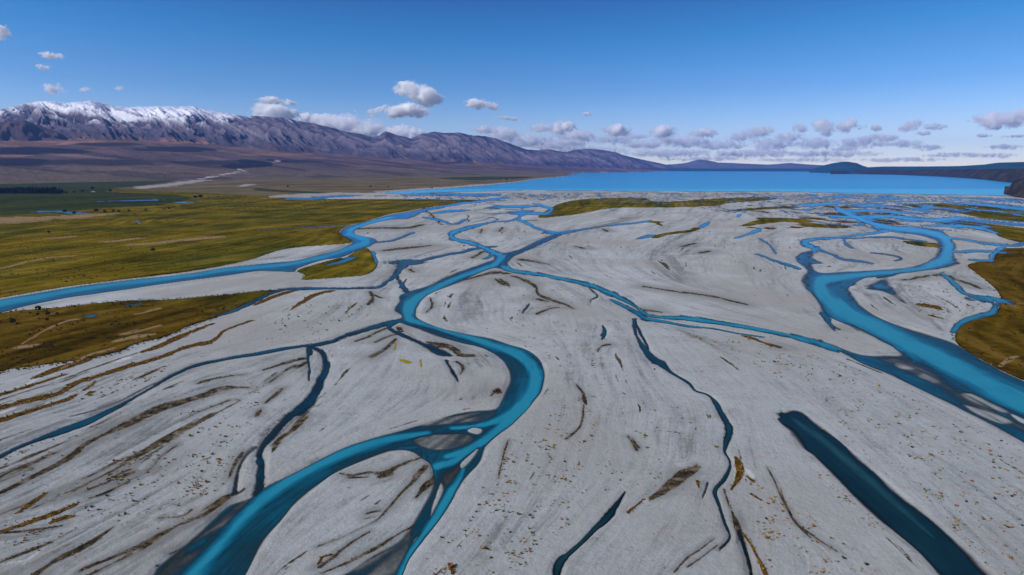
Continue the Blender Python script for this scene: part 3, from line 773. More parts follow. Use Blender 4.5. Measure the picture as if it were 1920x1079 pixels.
# ---- valley floor
g = NT('valley_floor')
st, si = g.attr('streak'), g.attr('silt')
fine = g.noise(1.6, 4, .65)
grain = g.noise(6.5, 2, .6)
mid = g.noise(.05, 4, .6)
big = g.noise(.006, 3, .55)
v = g.math('ADD', g.math('MULTIPLY', g.math('MULTIPLY', st, g.attr('comb')), .62), g.math('ADD', g.math('MULTIPLY', fine, .40), g.math('ADD', g.math('MULTIPLY', mid, .34), g.math('MULTIPLY', g.noise(.32, 4, .7), .30))))
grav = g.ramp(v, [(.28, (.165, .176, .165)), (.43, (.295, .315, .300)), (.56, (.370, .390, .370)), (.74, (.44, .455, .43))])
grav = g.mix(g.step(big, .42, .66, 0, .8), grav, (.315, .30, .268))
grav = g.mix(g.step(grain, .6, .75, 0, .35), grav, (.12, .12, .12))
grav = g.mix(g.attr('pale'), grav, (.62, .60, .58))
silt_c = g.ramp(g.math('ADD', g.noise(.22, 4, .65), g.math('MULTIPLY', st, .10)), [(.36, (.016, .013, .010)), (.5, (.050, .038, .022)), (.64, (.115, .085, .050))])
c = g.mix(g.attr('band'), grav, g.mix(g.noise(.30, 4, .7), (.095, .100, .086), (.225, .225, .205)))
rag = g.math('SUBTRACT', g.math('ADD', g.math('MULTIPLY', g.noise(.45, 4, .7), .6), g.math('MULTIPLY', g.noise(.14, 3, .6), .4)), .5)
si = g.math('ADD', si, g.math('MULTIPLY', rag, g.math('MULTIPLY', g.step(si, .02, .2), 1.9)))
c = g.mix(g.step(si, .0, .4, 0, .55), c, (.16, .145, .12))
c = g.mix(g.step(si, .25, .75), c, silt_c)
blot = g.noise(.11, 4, .65)
c = g.mix(g.step(blot, .52, .70, 0, .5), c, (.30, .265, .225))
c = g.mix(g.step(g.noise(2.6, 2, .5), .66, .76, 0, .55), c, (.17, .15, .12))
org_c = g.ramp(g.noise(.45, 4, .7), [(.34, (.022, .014, .005)), (.5, (.085, .044, .008)), (.68, (.20, .105, .018))])
org_c = g.mix(g.attr('yellow'), org_c, (.26, .22, .02))
oa = g.attr('orange')
c = g.mix(g.step(g.math('ADD', oa, g.math('MULTIPLY', rag, g.math('MULTIPLY', g.step(oa, .02, .2), 2.6))), .30, .72), c, org_c)
pl = g.ramp(g.math('ADD', g.math('MULTIPLY', g.noise(.0022, 5, .65), .7), g.math('MULTIPLY', g.noise(.012, 4, .6), .35)), [(.36, (.055, .045, .022)), (.5, (.115, .090, .045)), (.66, (.17, .13, .075))])
c = g.mix(g.attr('plain'), c, pl)
# grassland
gn = g.math('ADD', g.math('MULTIPLY', g.noise(.011, 6, .7), .66), g.math('MULTIPLY', g.noise(.16, 4, .7), .34))
gn = g.math('SUBTRACT', gn, g.math('MULTIPLY', g.attr('bank'), .2))
gn = g.math('ADD', gn, g.math('MULTIPLY', g.math('SUBTRACT', g.attr('mow'), .5), .34))
gold = g.ramp(gn, [(.28, (.022, .018, .002)), (.42, (.072, .056, .003)), (.54, (.142, .101, .006)), (.66, (.215, .145, .018)), (.80, (.30, .20, .06))])
rust = g.ramp(gn, [(.30, (.014, .009, .002)), (.44, (.054, .034, .003)), (.56, (.105, .064, .006)), (.74, (.19, .11, .025))])
green = g.ramp(gn, [(.28, (.012, .018, .003)), (.45, (.040, .046, .004)), (.6, (.085, .080, .008)), (.78, (.16, .13, .025))])
gold = g.mix(g.step(g.noise(.0045, 4, .6), .44, .60, 0, .85), gold, green)
grass = g.mix(g.attr('rust'), gold, rust)
ga = g.attr('grass')
c = g.mix(g.step(g.math('ADD', ga, g.math('MULTIPLY', rag, g.math('MULTIPLY', g.step(ga, .03, .2), 1.5))), .40, .60), c, grass)
c = g.mix(g.attr('tan'), c, g.mix(g.noise(.03, 4), (.20, .125, .05), (.34, .235, .13)))
fieldc = g.ramp(g.math('ADD', g.math('MULTIPLY', g.noise(.004, 3, .6), .6), g.math('MULTIPLY', g.noise(.03, 3, .6), .4)), [(.38, (.018, .022, .012)), (.5, (.022, .040, .012)), (.62, (.05, .055, .018))])
c = g.mix(g.attr('field'), c, fieldc)
c = g.mix(g.attr('drybed'), c, (.33, .30, .27))
wet = g.attr('wet')
c = g.mix(wet, c, g.mix(.93, c, g.mix(g.noise(.35, 3), (.010, .008, .005), (.048, .031, .014))))
rough = g.math('SUBTRACT', .92, g.math('MULTIPLY', wet, .45))
hgt = g.math('ADD', g.math('MULTIPLY', g.noise(.45, 5, .72), 1.0), g.math('MULTIPLY', grain, .18))
VALLEY = g.surf(g.bsdf(c, rough, g.math('MULTIPLY', wet, .15), normal=g.bump(hgt, .8, .6)))

# ---- water
g = NT('glacial_water')
d, mk = g.attr('depth'), g.attr('murk')
st = g.attr('streak')
dd = g.math('ADD', g.math('ADD', d, g.math('MULTIPLY', st, .34)), g.math('MULTIPLY', g.math('SUBTRACT', g.noise(.035, 4, .6), .5), .55))
deep = g.ramp(dd, [(.10, (.010, .036, .044)), (.33, (.005, .050, .075)), (.70, (.006, .125, .19)), (1.0, (.018, .21, .28))])
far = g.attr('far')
deepf = g.ramp(dd, [(.08, (.008, .050, .15)), (.38, (.006, .095, .27)), (.75, (.003, .205, .44)), (1.0, (.010, .30, .55))])  # azure for distant water, partly sky reflection put into the colour
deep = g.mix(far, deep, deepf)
murk_c = g.ramp(dd, [(.0, (.002, .007, .009)), (.4, (.003, .011, .016)), (.75, (.006, .024, .027)), (1.0, (.014, .048, .048))])
wc = g.mix(mk, deep, murk_c)
wc = g.mix(g.attr('plume'), wc, (.05, .42, .66))
al = g.math('MAXIMUM', g.step(g.math('ADD', d, g.math('MULTIPLY', st, .16)), .0, .46), .05)
wb = g.bump(g.noise(.9, 3, .6), .06, .5)
WATER = g.surf(g.bsdf(wc, .28, .07, alpha=al, normal=wb))

# ================================================================== VALLEY FLOOR MESHES
NZ = fbm(GX / 420, GY / 420, 3, 140)
rust = np.clip(sst(560, 520, PX) * sst(520, 600, PY) + sst(1750, 1800, PX) * sst(440, 480, PY), 0, 1)
plainm = sst(-.2, .3, PLAIN)
grassm = sst(-1, 1, GRASS)
wetm = sst(-.05, .24, D + .10 * EDGE2)
comb = .62 + .38 * np.clip(zoneL + sst(600, 480, PY) * .5 + .5 * sst(.0, .5, NZ), 0, 1)
attrs = dict(comb=comb, band=BAND_A, tan=sst(-.1, .7, TAN) * .85, bank=GR * sst(.95, .25, GRASS + .3 * EDGE2) * sst(.0, .4, EDGE2 + .5) * (PY > 420), mow=np.clip(.5 + .5 * (LICC + .6 * LICX + .4 * LICM), 0, 1), streak=STREAK, silt=np.clip(sst(-.3, .9, SILT) * (.85 + .5 * EDGE2 + .45 * LICM + .3 * LICF), 0, 1), orange=np.maximum(OR, sst(-.1, .5, YELLOW)) * .92, yellow=sst(-.1, .4, YELLOW), pale=np.maximum(sst(-.2, 1.0, PALE + .5 * EDGE2) * .6, .0 * D),
             plain=plainm, grass=grassm, rust=rust, field=sst(-.4, .5, FIELD) * .9 * (1 - sst(-.1, .5, TAN)), drybed=sst(-.3, .5, DRYBED) * (1 - wetm) * .85, wet=wetm)
V = np.stack([GX, GY, Z], -1).reshape(-1, 3)
FC = grid_faces(NR, NC)
fmask = lambda A: A.reshape(NR, NC)[:-1, :-1].ravel()
isg = fmask((GRASS > 0) & (D < 0))
isp = fmask((PLAIN > 0) & (D < 0)) & ~isg
link('riverbed', sub_mesh('riverbed', V, FC[~isg & ~isp], VALLEY, attrs), 'wide pale grey gravel riverbed with winding silt streaks', 'riverbed', 'structure')
for nm, lab, sel in [
    ('meadow', 'large olive and gold grassland filling the left middle distance', (PX < 1000) & (PY < 540) & ~((PX > 545) & (PY > 464) & (PX < 715))),
    ('meadow', 'dark rusty brown meadow with ragged edge left of the grey bars', (PX < 1000) & (PY >= 540) & ~((PX > 545) & (PY < 530))),
    ('meadow', 'small rounded green island between the left river and the creek', (PX > 545) & (PY > 464) & (PX < 715) & (PY < 540)),
    ('meadow', 'long thin olive island in front of the lake', (PX >= 1000) & (PX < 1500)),
    ('meadow', 'brown grass meadow bounded by the outer bank of the broad blue river', (PX >= 1500) & (PY > 460)),
    ('meadow', 'dark olive grass strips in the delta by the right shore', (PX >= 1500) & (PY <= 460))]:
    s = isg & fmask(sel)
    if s.any():
        link(nm, sub_mesh(nm, V, FC[s], VALLEY, attrs), lab, 'meadow', 'structure')
link('plain', sub_mesh('plain', V, FC[isp], VALLEY, attrs), 'flat brown plain between the grassland and the mountain foot', 'plain', 'structure')

# water sheet, one object per river
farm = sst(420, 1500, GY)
plume = np.where(CLS == LAKE, sst(352, 357, PY) * .8 + .5 * sst(1690, 1860, PX) * sst(334, 329, PY), 0) * np.clip(D, 0, 1)
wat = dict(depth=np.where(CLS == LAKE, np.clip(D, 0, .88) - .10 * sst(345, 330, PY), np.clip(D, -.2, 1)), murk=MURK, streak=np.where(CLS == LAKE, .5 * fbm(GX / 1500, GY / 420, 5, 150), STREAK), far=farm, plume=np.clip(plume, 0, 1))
VW = np.stack([GX, GY, np.zeros_like(GX)], -1).reshape(-1, 3)
Dm = D.reshape(NR, NC)
fm = np.maximum.reduce([Dm[:-1, :-1], Dm[1:, :-1], Dm[1:, 1:], Dm[:-1, 1:]]).ravel()
cl = np.where(fm > -.06, fmask(CLS), -1)
for k, (nm, lab, cat) in RIVER_NAMES.items():
    s = cl == k
    if s.any():
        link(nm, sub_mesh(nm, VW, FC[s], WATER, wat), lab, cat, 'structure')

# ground out to the horizon all round, just under the detailed floor
g = NT('distant_ground')
DIST = g.surf(g.bsdf(g.ramp(g.noise(.0006, 5, .6), [(.35, (.06, .055, .04)), (.65, (.16, .145, .12))]), .95, .1))
aa = np.linspace(0, 2 * np.pi, 129)[:-1]
R1 = 30000
gv = np.concatenate([[[0, 0, -6]], np.stack([R1 * np.cos(aa), R1 * np.sin(aa), np.full(128, -6.)], -1)])
gf = np.array([[0, 1 + i, 1 + (i + 1) % 128] for i in range(128)])
link('ground', mesh_from('ground', gv, gf, DIST), 'open ground running out beyond the valley floor', 'ground', 'structure')

# ================================================================== MOUNTAIN RANGE
SKY = [(-420, 232), (-300, 214), (-150, 207), (-60, 210), (0, 206), (37, 197), (72, 190.5), (95, 190), (120, 193.5), (150, 191), (170, 189.5), (195, 195), (215, 200), (250, 201), (300, 199.5), (337, 201), (362, 199), (387, 206.5), (412, 211), (437, 214), (462, 219), (480, 218), (530, 220.5), (555, 226), (592, 232.5), (620, 239), (655, 248.5), (675, 251), (697, 257),
       (712, 254), (722, 246), (740, 252), (770, 259.5), (790, 252), (815, 247), (830, 250), (862, 249), (885, 254.5), (905, 255), (930, 260), (960, 271), (985, 280), (1005, 282), (1027, 280), (1060, 285.5), (1080, 281), (1105, 279), (1130, 281.5), (1155, 286), (1172, 292), (1197, 298), (1235, 306), (1262, 312), (1300, 316)]
SKY = np.array(SKY)
mx = np.concatenate([np.arange(-900, -420, 6.0), np.arange(-420, 1296, 1.6)])
Rc = np.interp(mx, [-420, 0, 480, 700, 860, 1000, 1296], [13500, 13600, 15000, 16500, 18000, 20000, 24500])
Rf = np.interp(mx, [-420, 0, 300, 480, 700, 860, 1000, 1296], [10300, 10300, 10700, 11600, 13200, 14800, 17200, 23400])
Rs = np.interp(mx, [-420, 0, 300, 480, 700, 860, 1000, 1296], [5200, 5600, 6200, 6600, 7600, 9000, 11500, 21500])


def azdir(px, py):
    u, y, z = ray(px, py)
    h = np.hypot(u, y)
    return u / h, y / h, z / h


ax, ay, _ = azdir(mx, 300)


def height_at(prof_x, prof_y, cx, cy, R):
    """terrain height that puts a traced line (photo pixels) on the skyline at range R along each azimuth"""
    u, y, z = ray(prof_x, prof_y)
    o = np.argsort(np.arctan2(u, y))
    return CAMH + R * np.interp(np.arctan2(cx, cy), np.arctan2(u, y)[o], (z / np.hypot(u, y))[o])


Hc = height_at(SKY[:, 0], SKY[:, 1], ax, ay, Rc)
Hf = np.maximum(height_at([-420, 0, 200, 350, 480, 600, 800, 1000, 1200, 1296], [265, 266, 262, 268, 279, 288, 301, 311, 318, 320], ax, ay, Rf), 15)
nf, nm_, nb = 90, 190, 22
T = np.concatenate([np.linspace(0, 1, nf, endpoint=False), np.linspace(1, 2, nm_, endpoint=False), np.linspace(2, 3, nb)])
TT, MX = np.meshgrid(T, mx, indexing='ij')
one = np.ones((len(T), 1))
RR = np.where(TT < 1, Rs + (Rf - Rs) * TT, np.where(TT < 2, Rf + (Rc - Rf) * (TT - 1), Rc + 2500 * (TT - 2)))
MXw, MYw = ax * RR, ay * RR
tf, tm = np.clip(TT, 0, 1), np.clip(TT - 1, 0, 1)
# crest line runs away to the right; s along it, q down its near side
cs, cq = .60, .80
Sx = MXw * cs + MYw * cq
Qx = MXw * cq - MYw * cs
scal = RR / 13000
Sw = Sx + 320 * fbm(Sx / 1500, Qx / 1500, 2, 200)
g1 = ridged(Sw / 900, Qx / 6500, 2, 201)
g2 = ridged(Sw / 380 + 3, Qx / 3000, 3, 205)
g3 = ridged(Sw / 150 + 9, Qx / 1100, 3, 209)
g4 = ridged(Sw / 62 + 5, Qx / 420, 2, 213)
spur = .30 * g1 + .34 * g2 + .24 * g3 + .12 * g4
base = np.where(TT < 1, -14 + (Hf + 14) * tf ** 1.12, Hf + (Hc - Hf) * (.80 * tm + .20 * tm ** 2.0))
ampl = np.sin(np.pi * np.clip(tm, 0, 1)) ** .7 * (1 - .72 * tm)
MZ = base + (Hc - Hf) * (spur - .62) * 1.75 * ampl
# rough crest
MZ += (Hc - Hf) * .035 * (ridged(Sx / 260, Qx / 260, 3, 220) - .62) * sst(.75, 1, tm)
MZ = np.where(TT > 2, Hc - (TT - 2) * (Hc * .75) + (MZ - base), MZ)
MZ += np.where(TT < 1, 1, 0) * (sst(0, .35, tf) * (22 * fbm(MXw / 700, MYw / 700, 4, 230) + 12 * (ridged(Sx / 300, Qx / 1800, 3, 233) - .6)))
# buried toe of the apron
relh = np.clip((MZ - Hf) / np.maximum(Hc - Hf, 1), 0, 1.2)
snl = np.interp(mx, [-420, -60, 30, 80, 130, 200, 360, 430, 480, 560, 760, 1000], [1.2, 1.02, .90, .76, .62, .52, .54, .74, .98, 1.15, 1.2, 1.4])
nzs = .6 * fbm(Sw / 260, Qx / 1500, 4, 240) + .5 * fbm(Sw / 90, Qx / 900, 3, 242)
gz = np.gradient(MZ, axis=1) / (np.gradient(MXw, axis=1) + 1e-6)
snow = .92 * sst(-.30, .34, relh - snl + .55 * nzs + .75 * (spur - .60)) * sst(.12, .3, relh)
streakm = sst(.10, .42, fbm(Sw / 95, Qx / 2200, 3, 244) + .35 * (spur - .6)) * sst(.16, .62, relh) * sst(560, 420, MX) * sst(-20, 110, MX) * .62
snow = np.clip(np.maximum(snow, streakm), 0, 1)
ridge_tone = np.clip(sst(.50, .85, .6 * g2 + .4 * g3) * sst(.02, .45, relh) * .8 + sst(.15, .5, fbm(Sw / 70, Qx / 1500, 3, 246)) * sst(.1, .6, relh), 0, 1)  # paler on spur ridges and in downslope streaks
heath = sst(-.12, .25, fbm(MXw / 1900, MYw / 520, 5, 250) - .05 + .25 * sst(0, .5, 1 - tf)) * np.where(TT < 1, 1, 0)
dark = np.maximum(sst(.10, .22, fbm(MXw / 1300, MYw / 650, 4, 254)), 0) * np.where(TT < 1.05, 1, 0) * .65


def project(X, Y, Z):
    zc = Y * CP - (Z - CAMH) * SP
    return CX + F * X / zc, CY - F * (Y * SP + (Z - CAMH) * CP) / zc


APX, appy = project(MXw, MYw, MZ)
nzb = fbm(MXw / 500, MYw / 500, 3, 260)


def patch_mask(x, y, sx, sy, rag=.5):
    return sst(1.15, .75, np.hypot((APX - x) / sx, (appy - y) / sy) + rag * nzb) * (TT < 1.08)


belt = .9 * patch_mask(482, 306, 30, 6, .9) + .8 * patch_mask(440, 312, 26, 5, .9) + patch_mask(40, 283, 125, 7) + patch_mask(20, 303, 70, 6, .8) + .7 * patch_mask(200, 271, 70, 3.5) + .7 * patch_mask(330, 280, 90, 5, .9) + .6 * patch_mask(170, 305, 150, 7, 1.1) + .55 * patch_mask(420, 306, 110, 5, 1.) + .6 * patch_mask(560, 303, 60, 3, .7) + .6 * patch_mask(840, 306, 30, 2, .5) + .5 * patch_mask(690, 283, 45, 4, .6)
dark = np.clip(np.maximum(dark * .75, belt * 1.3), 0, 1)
pink = np.clip(patch_mask(60, 268, 140, 5, .6) + .9 * patch_mask(260, 266, 160, 4, .7) + .8 * patch_mask(0, 291, 60, 4, .6) + .6 * patch_mask(360, 330, 60, 3, .6) + .6 * patch_mask(520, 290, 70, 3), 0, 1)
wash = (.55 + .9 * fbm(MXw / 160, MYw / 160, 3, 270)) * np.clip(sst(1.2, .6, np.hypot((APX - 456 + (appy - 322) * -1.5) / 10, (appy - 322) / 7)) + sst(1.2, .6, np.abs(appy - (352 - (APX - 285) * .178)) / 2.6) * sst(270, 300, APX) * sst(470, 450, APX) + .8 * sst(1.1, .6, np.hypot((APX - 515) / 20, (appy - 303) / 3)), 0, 1) * (TT < 1)

g = NT('mountain_rock')
rk = g.ramp(g.math('ADD', g.math('MULTIPLY', g.noise(.003, 5, .65), .6), g.math('MULTIPLY', g.noise(.02, 4, .65), .4)), [(.34, (.018, .023, .048)), (.5, (.052, .048, .082)), (.68, (.112, .090, .125))])
rk = g.mix(g.attr('ridge_tone'), rk, g.mix(g.noise(.01, 3), (.20, .160, .190), (.35, .285, .33)))
ap = g.ramp(g.math('ADD', g.math('MULTIPLY', g.noise(.0016, 5, .65), .65), g.math('MULTIPLY', g.noise(.009, 4, .65), .4)), [(.34, (.060, .036, .036)), (.5, (.150, .088, .074)), (.66, (.26, .155, .120))])
ap = g.mix(g.math('MULTIPLY', g.attr('heath'), .75), ap, g.mix(g.noise(.006, 4), (.040, .030, .036), (.105, .070, .066)))
ap = g.mix(g.math('MULTIPLY', g.attr('toe'), .8), ap, g.mix(g.noise(.006, 4), (.070, .050, .028), (.185, .135, .075)))
ap = g.mix(g.attr('pink'), ap, g.mix(g.noise(.006, 3), (.24, .11, .06), (.36, .19, .12)))
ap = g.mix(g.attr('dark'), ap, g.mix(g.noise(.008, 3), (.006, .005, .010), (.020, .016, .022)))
ap = g.mix(g.step(g.math('ADD', g.attr('wash'), g.math('MULTIPLY', g.math('SUBTRACT', g.noise(.016, 4, .7), .5), 1.3)), .38, .75), ap, (.40, .36, .34))
c = g.mix(g.attr('face'), ap, rk)
sn = g.step(g.math('ADD', g.attr('snow'), g.math('MULTIPLY', g.math('SUBTRACT', g.noise(.012, 4, .7), .5), .8)), .22, .95)
c = g.mix(sn, c, (.80, .81, .86))
ROCK = g.surf(g.bsdf(c, .95, .1, normal=g.bump(g.noise(.012, 5, .7), 34, .9)))
mv = np.stack([MXw, MYw, MZ], -1).reshape(-1, 3)
mat_attrs = dict(toe=sst(.55, .12, tf + .25 * nzb), ridge_tone=ridge_tone * .7, heath=heath, dark=dark, pink=pink, wash=wash, snow=snow, face=sst(.95, 1.12, TT + .12 * nzb))
mf = grid_faces(len(T), len(mx))
fr = np.repeat(np.arange(len(T) - 1), len(mx) - 1)
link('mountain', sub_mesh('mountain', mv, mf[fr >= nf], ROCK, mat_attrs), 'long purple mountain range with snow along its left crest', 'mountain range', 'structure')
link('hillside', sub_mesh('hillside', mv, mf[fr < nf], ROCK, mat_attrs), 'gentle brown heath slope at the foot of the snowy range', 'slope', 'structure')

# ------------------------------------------------------------------ other hills
def hill(name, prof, R, depth, mat, label, seed, rough=.12, px_step=2.0, foot=None, amp=1.0):
    P = np.array(prof, float)
    hx = np.arange(P[0, 0], P[-1, 0], px_step)
    hx2, hy2, _ = azdir(hx, 300)
    Rv = np.interp(hx, P[:, 0], P[:, 2]) if P.shape[1] > 2 else np.full(len(hx), float(R))
    Hh = height_at(P[:, 0], P[:, 1], hx2, hy2, Rv) + 5
    t = np.linspace(-1, 1, 46)
    rr = Rv + np.outer(t, np.full(len(hx), depth))
    X, Y = hx2 * rr, hy2 * rr
    prof_t = np.cos(t * np.pi / 2)[:, None] ** 1.2
    n = ridged(X / (depth * .35), Y / (depth * .35), 4, seed) - .62
    Zh = -5 + Hh * prof_t * (1 + n * rough * 4 * (1 - prof_t ** 3)) + Hh * n * rough * .5
    nzh = fbm(X / 600, Y / 600, 4, seed + 3)
    me = mesh_from(name, np.stack([X, Y, Zh], -1).reshape(-1, 3), grid_faces(46, len(hx)), mat)
    return link(name, me, label, 'hill', 'structure')


def plain_mat(name, stops, sc=.002):
    g = NT(name)
    return g.surf(g.bsdf(g.ramp(g.math('ADD', g.math('MULTIPLY', g.noise(sc, 5, .65), .65), g.math('MULTIPLY', g.noise(sc * 6, 4, .65), .4)), stops), .95, .1, normal=g.bump(g.noise(sc * 4, 4), 20, .7)))


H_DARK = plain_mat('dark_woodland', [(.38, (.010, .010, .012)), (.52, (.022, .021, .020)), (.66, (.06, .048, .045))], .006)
H_HAZE_BLUE = plain_mat('wooded_hill', [(.36, (.008, .035, .060)), (.52, (.012, .052, .080)), (.68, (.018, .065, .095))])  # blue of the distance haze mixed into the hill colour
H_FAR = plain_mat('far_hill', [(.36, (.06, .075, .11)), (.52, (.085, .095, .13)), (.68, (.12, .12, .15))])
H_HEATH = plain_mat('dark_heath', [(.36, (.040, .028, .034)), (.52, (.075, .050, .056)), (.68, (.115, .078, .075))])
hill('foothill', [(-420, 250), (-200, 238), (-80, 228), (0, 231), (25, 227), (45, 226), (70, 235), (100, 246), (130, 254), (170, 260), (210, 266)], 10900, 900, H_HEATH, 'dark purple foothill in front of the snowy range at the far left', 300, .10)
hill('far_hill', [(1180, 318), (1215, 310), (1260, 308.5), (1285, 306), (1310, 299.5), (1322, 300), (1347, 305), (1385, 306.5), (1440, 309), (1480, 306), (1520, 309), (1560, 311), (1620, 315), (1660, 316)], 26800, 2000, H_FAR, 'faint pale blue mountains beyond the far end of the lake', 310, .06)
hill('far_shore', [(1090, 317.5), (1150, 315.5), (1215, 317), (1260, 316), (1340, 316.5), (1440, 316), (1530, 316.5), (1560, 317)], 22500, 1300, H_HAZE_BLUE, 'thin dark blue wooded line along the far shore of the lake', 320, .08)
hill('wooded_hill', [(1520, 318), (1530, 315), (1546, 310), (1560, 306.5), (1580, 303.5), (1590, 303.5), (1606, 306), (1618, 311), (1632, 315.5), (1645, 318)], 17500, 1400, H_HAZE_BLUE, 'rounded dark blue wooded hill rising behind the right end of the lake', 330, .05)
hill('wooded_ridge', [(1560, 318), (1615, 314.5), (1660, 312.5), (1740, 312.5), (1800, 311.5), (1845, 309), (1870, 305.5), (1920, 304), (1990, 302), (2080, 306), (2200, 308)], 14500, 1500, H_HAZE_BLUE, 'low dark blue wooded ridge along the right horizon', 340, .06)
hill('shore_land', [(1560, 320.5, 13500), (1600, 319.3, 14000), (1680, 319.0, 13000), (1760, 318.3, 11000), (1830, 317.3, 9200), (1880, 316.8, 7600), (1950, 316.4, 6300), (2200, 315, 6000)], 9000, 900, H_DARK, 'dark wooded low land on the right shore of the lake', 350, .10)
hill('headland', [(1893, 350, 3900), (1900, 341, 3800), (1912, 337, 3600), (1930, 334, 3500), (1960, 332, 3400), (2080, 328, 3400)], 3500, 420, H_DARK, 'near black wooded point at the right edge of the lake', 360, .12, 1.5)


# ================================================================== TREES, SHRUBS, HOUSE
def leaf_mat(name, stops, sc):
    g = NT(name)
    return g.surf(g.bsdf(g.ramp(g.noise(sc, 3, .6), stops), .85, .15))


PINE = leaf_mat('pine_needles', [(.35, (.008, .013, .008)), (.65, (.024, .034, .018))], .5)
BARK = leaf_mat('bark', [(.35, (.05, .035, .025)), (.65, (.10, .08, .06))], 2)
BUSH = leaf_mat('bush_leaves', [(.35, (.012, .014, .006)), (.65, (.035, .036, .012))], .7)


def clump_faces(r, cx, cy, cz, size, n, flat=1.0):
    """n small leaf-spray quads scattered round a point"""
    vs, fs = [], []
    for _ in range(n):
        a, b = r.uniform(0, 2 * np.pi), r.uniform(-1, 1)
        q = np.array([math.cos(a) * math.sqrt(1 - b * b), math.sin(a) * math.sqrt(1 - b * b), b * flat])
        c = np.array([cx, cy, cz]) + q * size * r.uniform(.35, 1)
        u = r.normal(size=3); u /= np.linalg.norm(u)
        w = np.cross(u, q); w /= np.linalg.norm(w) + 1e-6
        k = size * r.uniform(.28, .5)
        i = len(vs)
        vs += [c - u * k - w * k, c + u * k - w * k * .6, c + u * k * .8 + w * k, c - u * k * .7 + w * k * .8]
        fs.append([i, i + 1, i + 2, i + 3])
    return vs, fs


def crown_mesh(name, kind, seed):
    r = np.random.default_rng(seed)
    V, Fs = [], []
    def add(vs, fs):
        k = len(V); V.extend(vs); Fs.extend([[k + i for i in f] for f in fs])
    if kind == 'pine':      # 1 unit tall, widest low, ragged
        for lev in np.linspace(.10, .97, 13):
            rad = .24 * (1 - lev) ** .75 * r.uniform(.8, 1.15) + .015
            for k in range(max(3, int(9 * (1 - lev) + 2))):
                a = r.uniform(0, 6.28)
                add(*clump_faces(r, math.cos(a) * rad * .7, math.sin(a) * rad * .7, lev, rad * .55 + .03, 9, .6))
    else:                   # rounded broadleaf or bush
        for k in range(34):
            a, b = r.uniform(0, 6.28), r.uniform(-.5, 1)
            rr = .36 * math.sqrt(1 - min(b * b, .9)) * r.uniform(.5, 1.1)
            add(*clump_faces(r, math.cos(a) * rr, math.sin(a) * rr, .55 + .34 * b, .13, 11))
    return mesh_from(name, V, Fs, PINE if kind == 'pine' else BUSH, smooth=False)


def trunk_mesh(name, top, r0):
    n, V, Fs = 7, [], []
    zs = [-.03, .0, .2, .5, top]
    rs = [r0 * 1.3, r0 * 1.15, r0 * .9, r0 * .6, r0 * .15]
    for z, q in zip(zs, rs):
        for i in range(n):
            V.append((q * math.cos(6.283 * i / n) + .01 * z, q * math.sin(6.283 * i / n), z))
    for l in range(len(zs) - 1):
        for i in range(n):
            Fs.append([l * n + i, l * n + (i + 1) % n, (l + 1) * n + (i + 1) % n, (l + 1) * n + i])
    # two limbs
    for (a, z0, ln) in ((.6, .3, .2), (2.9, .42, .18), (4.6, .36, .2)):
        k = len(V)
        for (t, q) in ((0, r0 * .4), (1, r0 * .1)):
            for i in range(4):
                p = 6.283 * i / 4
                V.append((math.cos(a) * ln * t + q * math.cos(p), math.sin(a) * ln * t + q * math.sin(p) * .5, z0 + ln * .7 * t + q * math.sin(p)))
        for i in range(4):
            Fs.append([k + i, k + (i + 1) % 4, k + 4 + (i + 1) % 4, k + 4 + i])
    return mesh_from(name, V, Fs, BARK)


CROWNS = {'pine': [crown_mesh('crown', 'pine', 20 + i) for i in range(4)], 'round': [crown_mesh('crown', 'round', 30 + i) for i in range(4)]}
TRUNK = trunk_mesh('trunk', .8, .028)


def floor_z(X, Y):
    """height of the detailed floor under a point"""
    px, py = project(X, Y, 0.0)
    c = int(np.clip(np.searchsorted(xs, px), 1, NC - 2)); r_ = int(np.clip(np.searchsorted(ys, py), 1, NR - 2))
    return float(Z[r_, c])


def tree(px, py, h, kind, label, group=None, wide=1.0, name='pine_tree', cat='tree'):
    X, Y = ground(px, py)
    e = bpy.data.objects.new(name, None)
    e.empty_display_size = .5
    COL.objects.link(e)
    e.location = (X, Y, floor_z(X, Y))
    e.rotation_euler = (0, 0, random.uniform(0, 6.28))
    e.scale = (h * wide, h * wide, h)
    tag(e, label, cat, None, group)
    link('crown', random.choice(CROWNS[kind]), parent=e)
    link('trunk', TRUNK, parent=e)
    return e


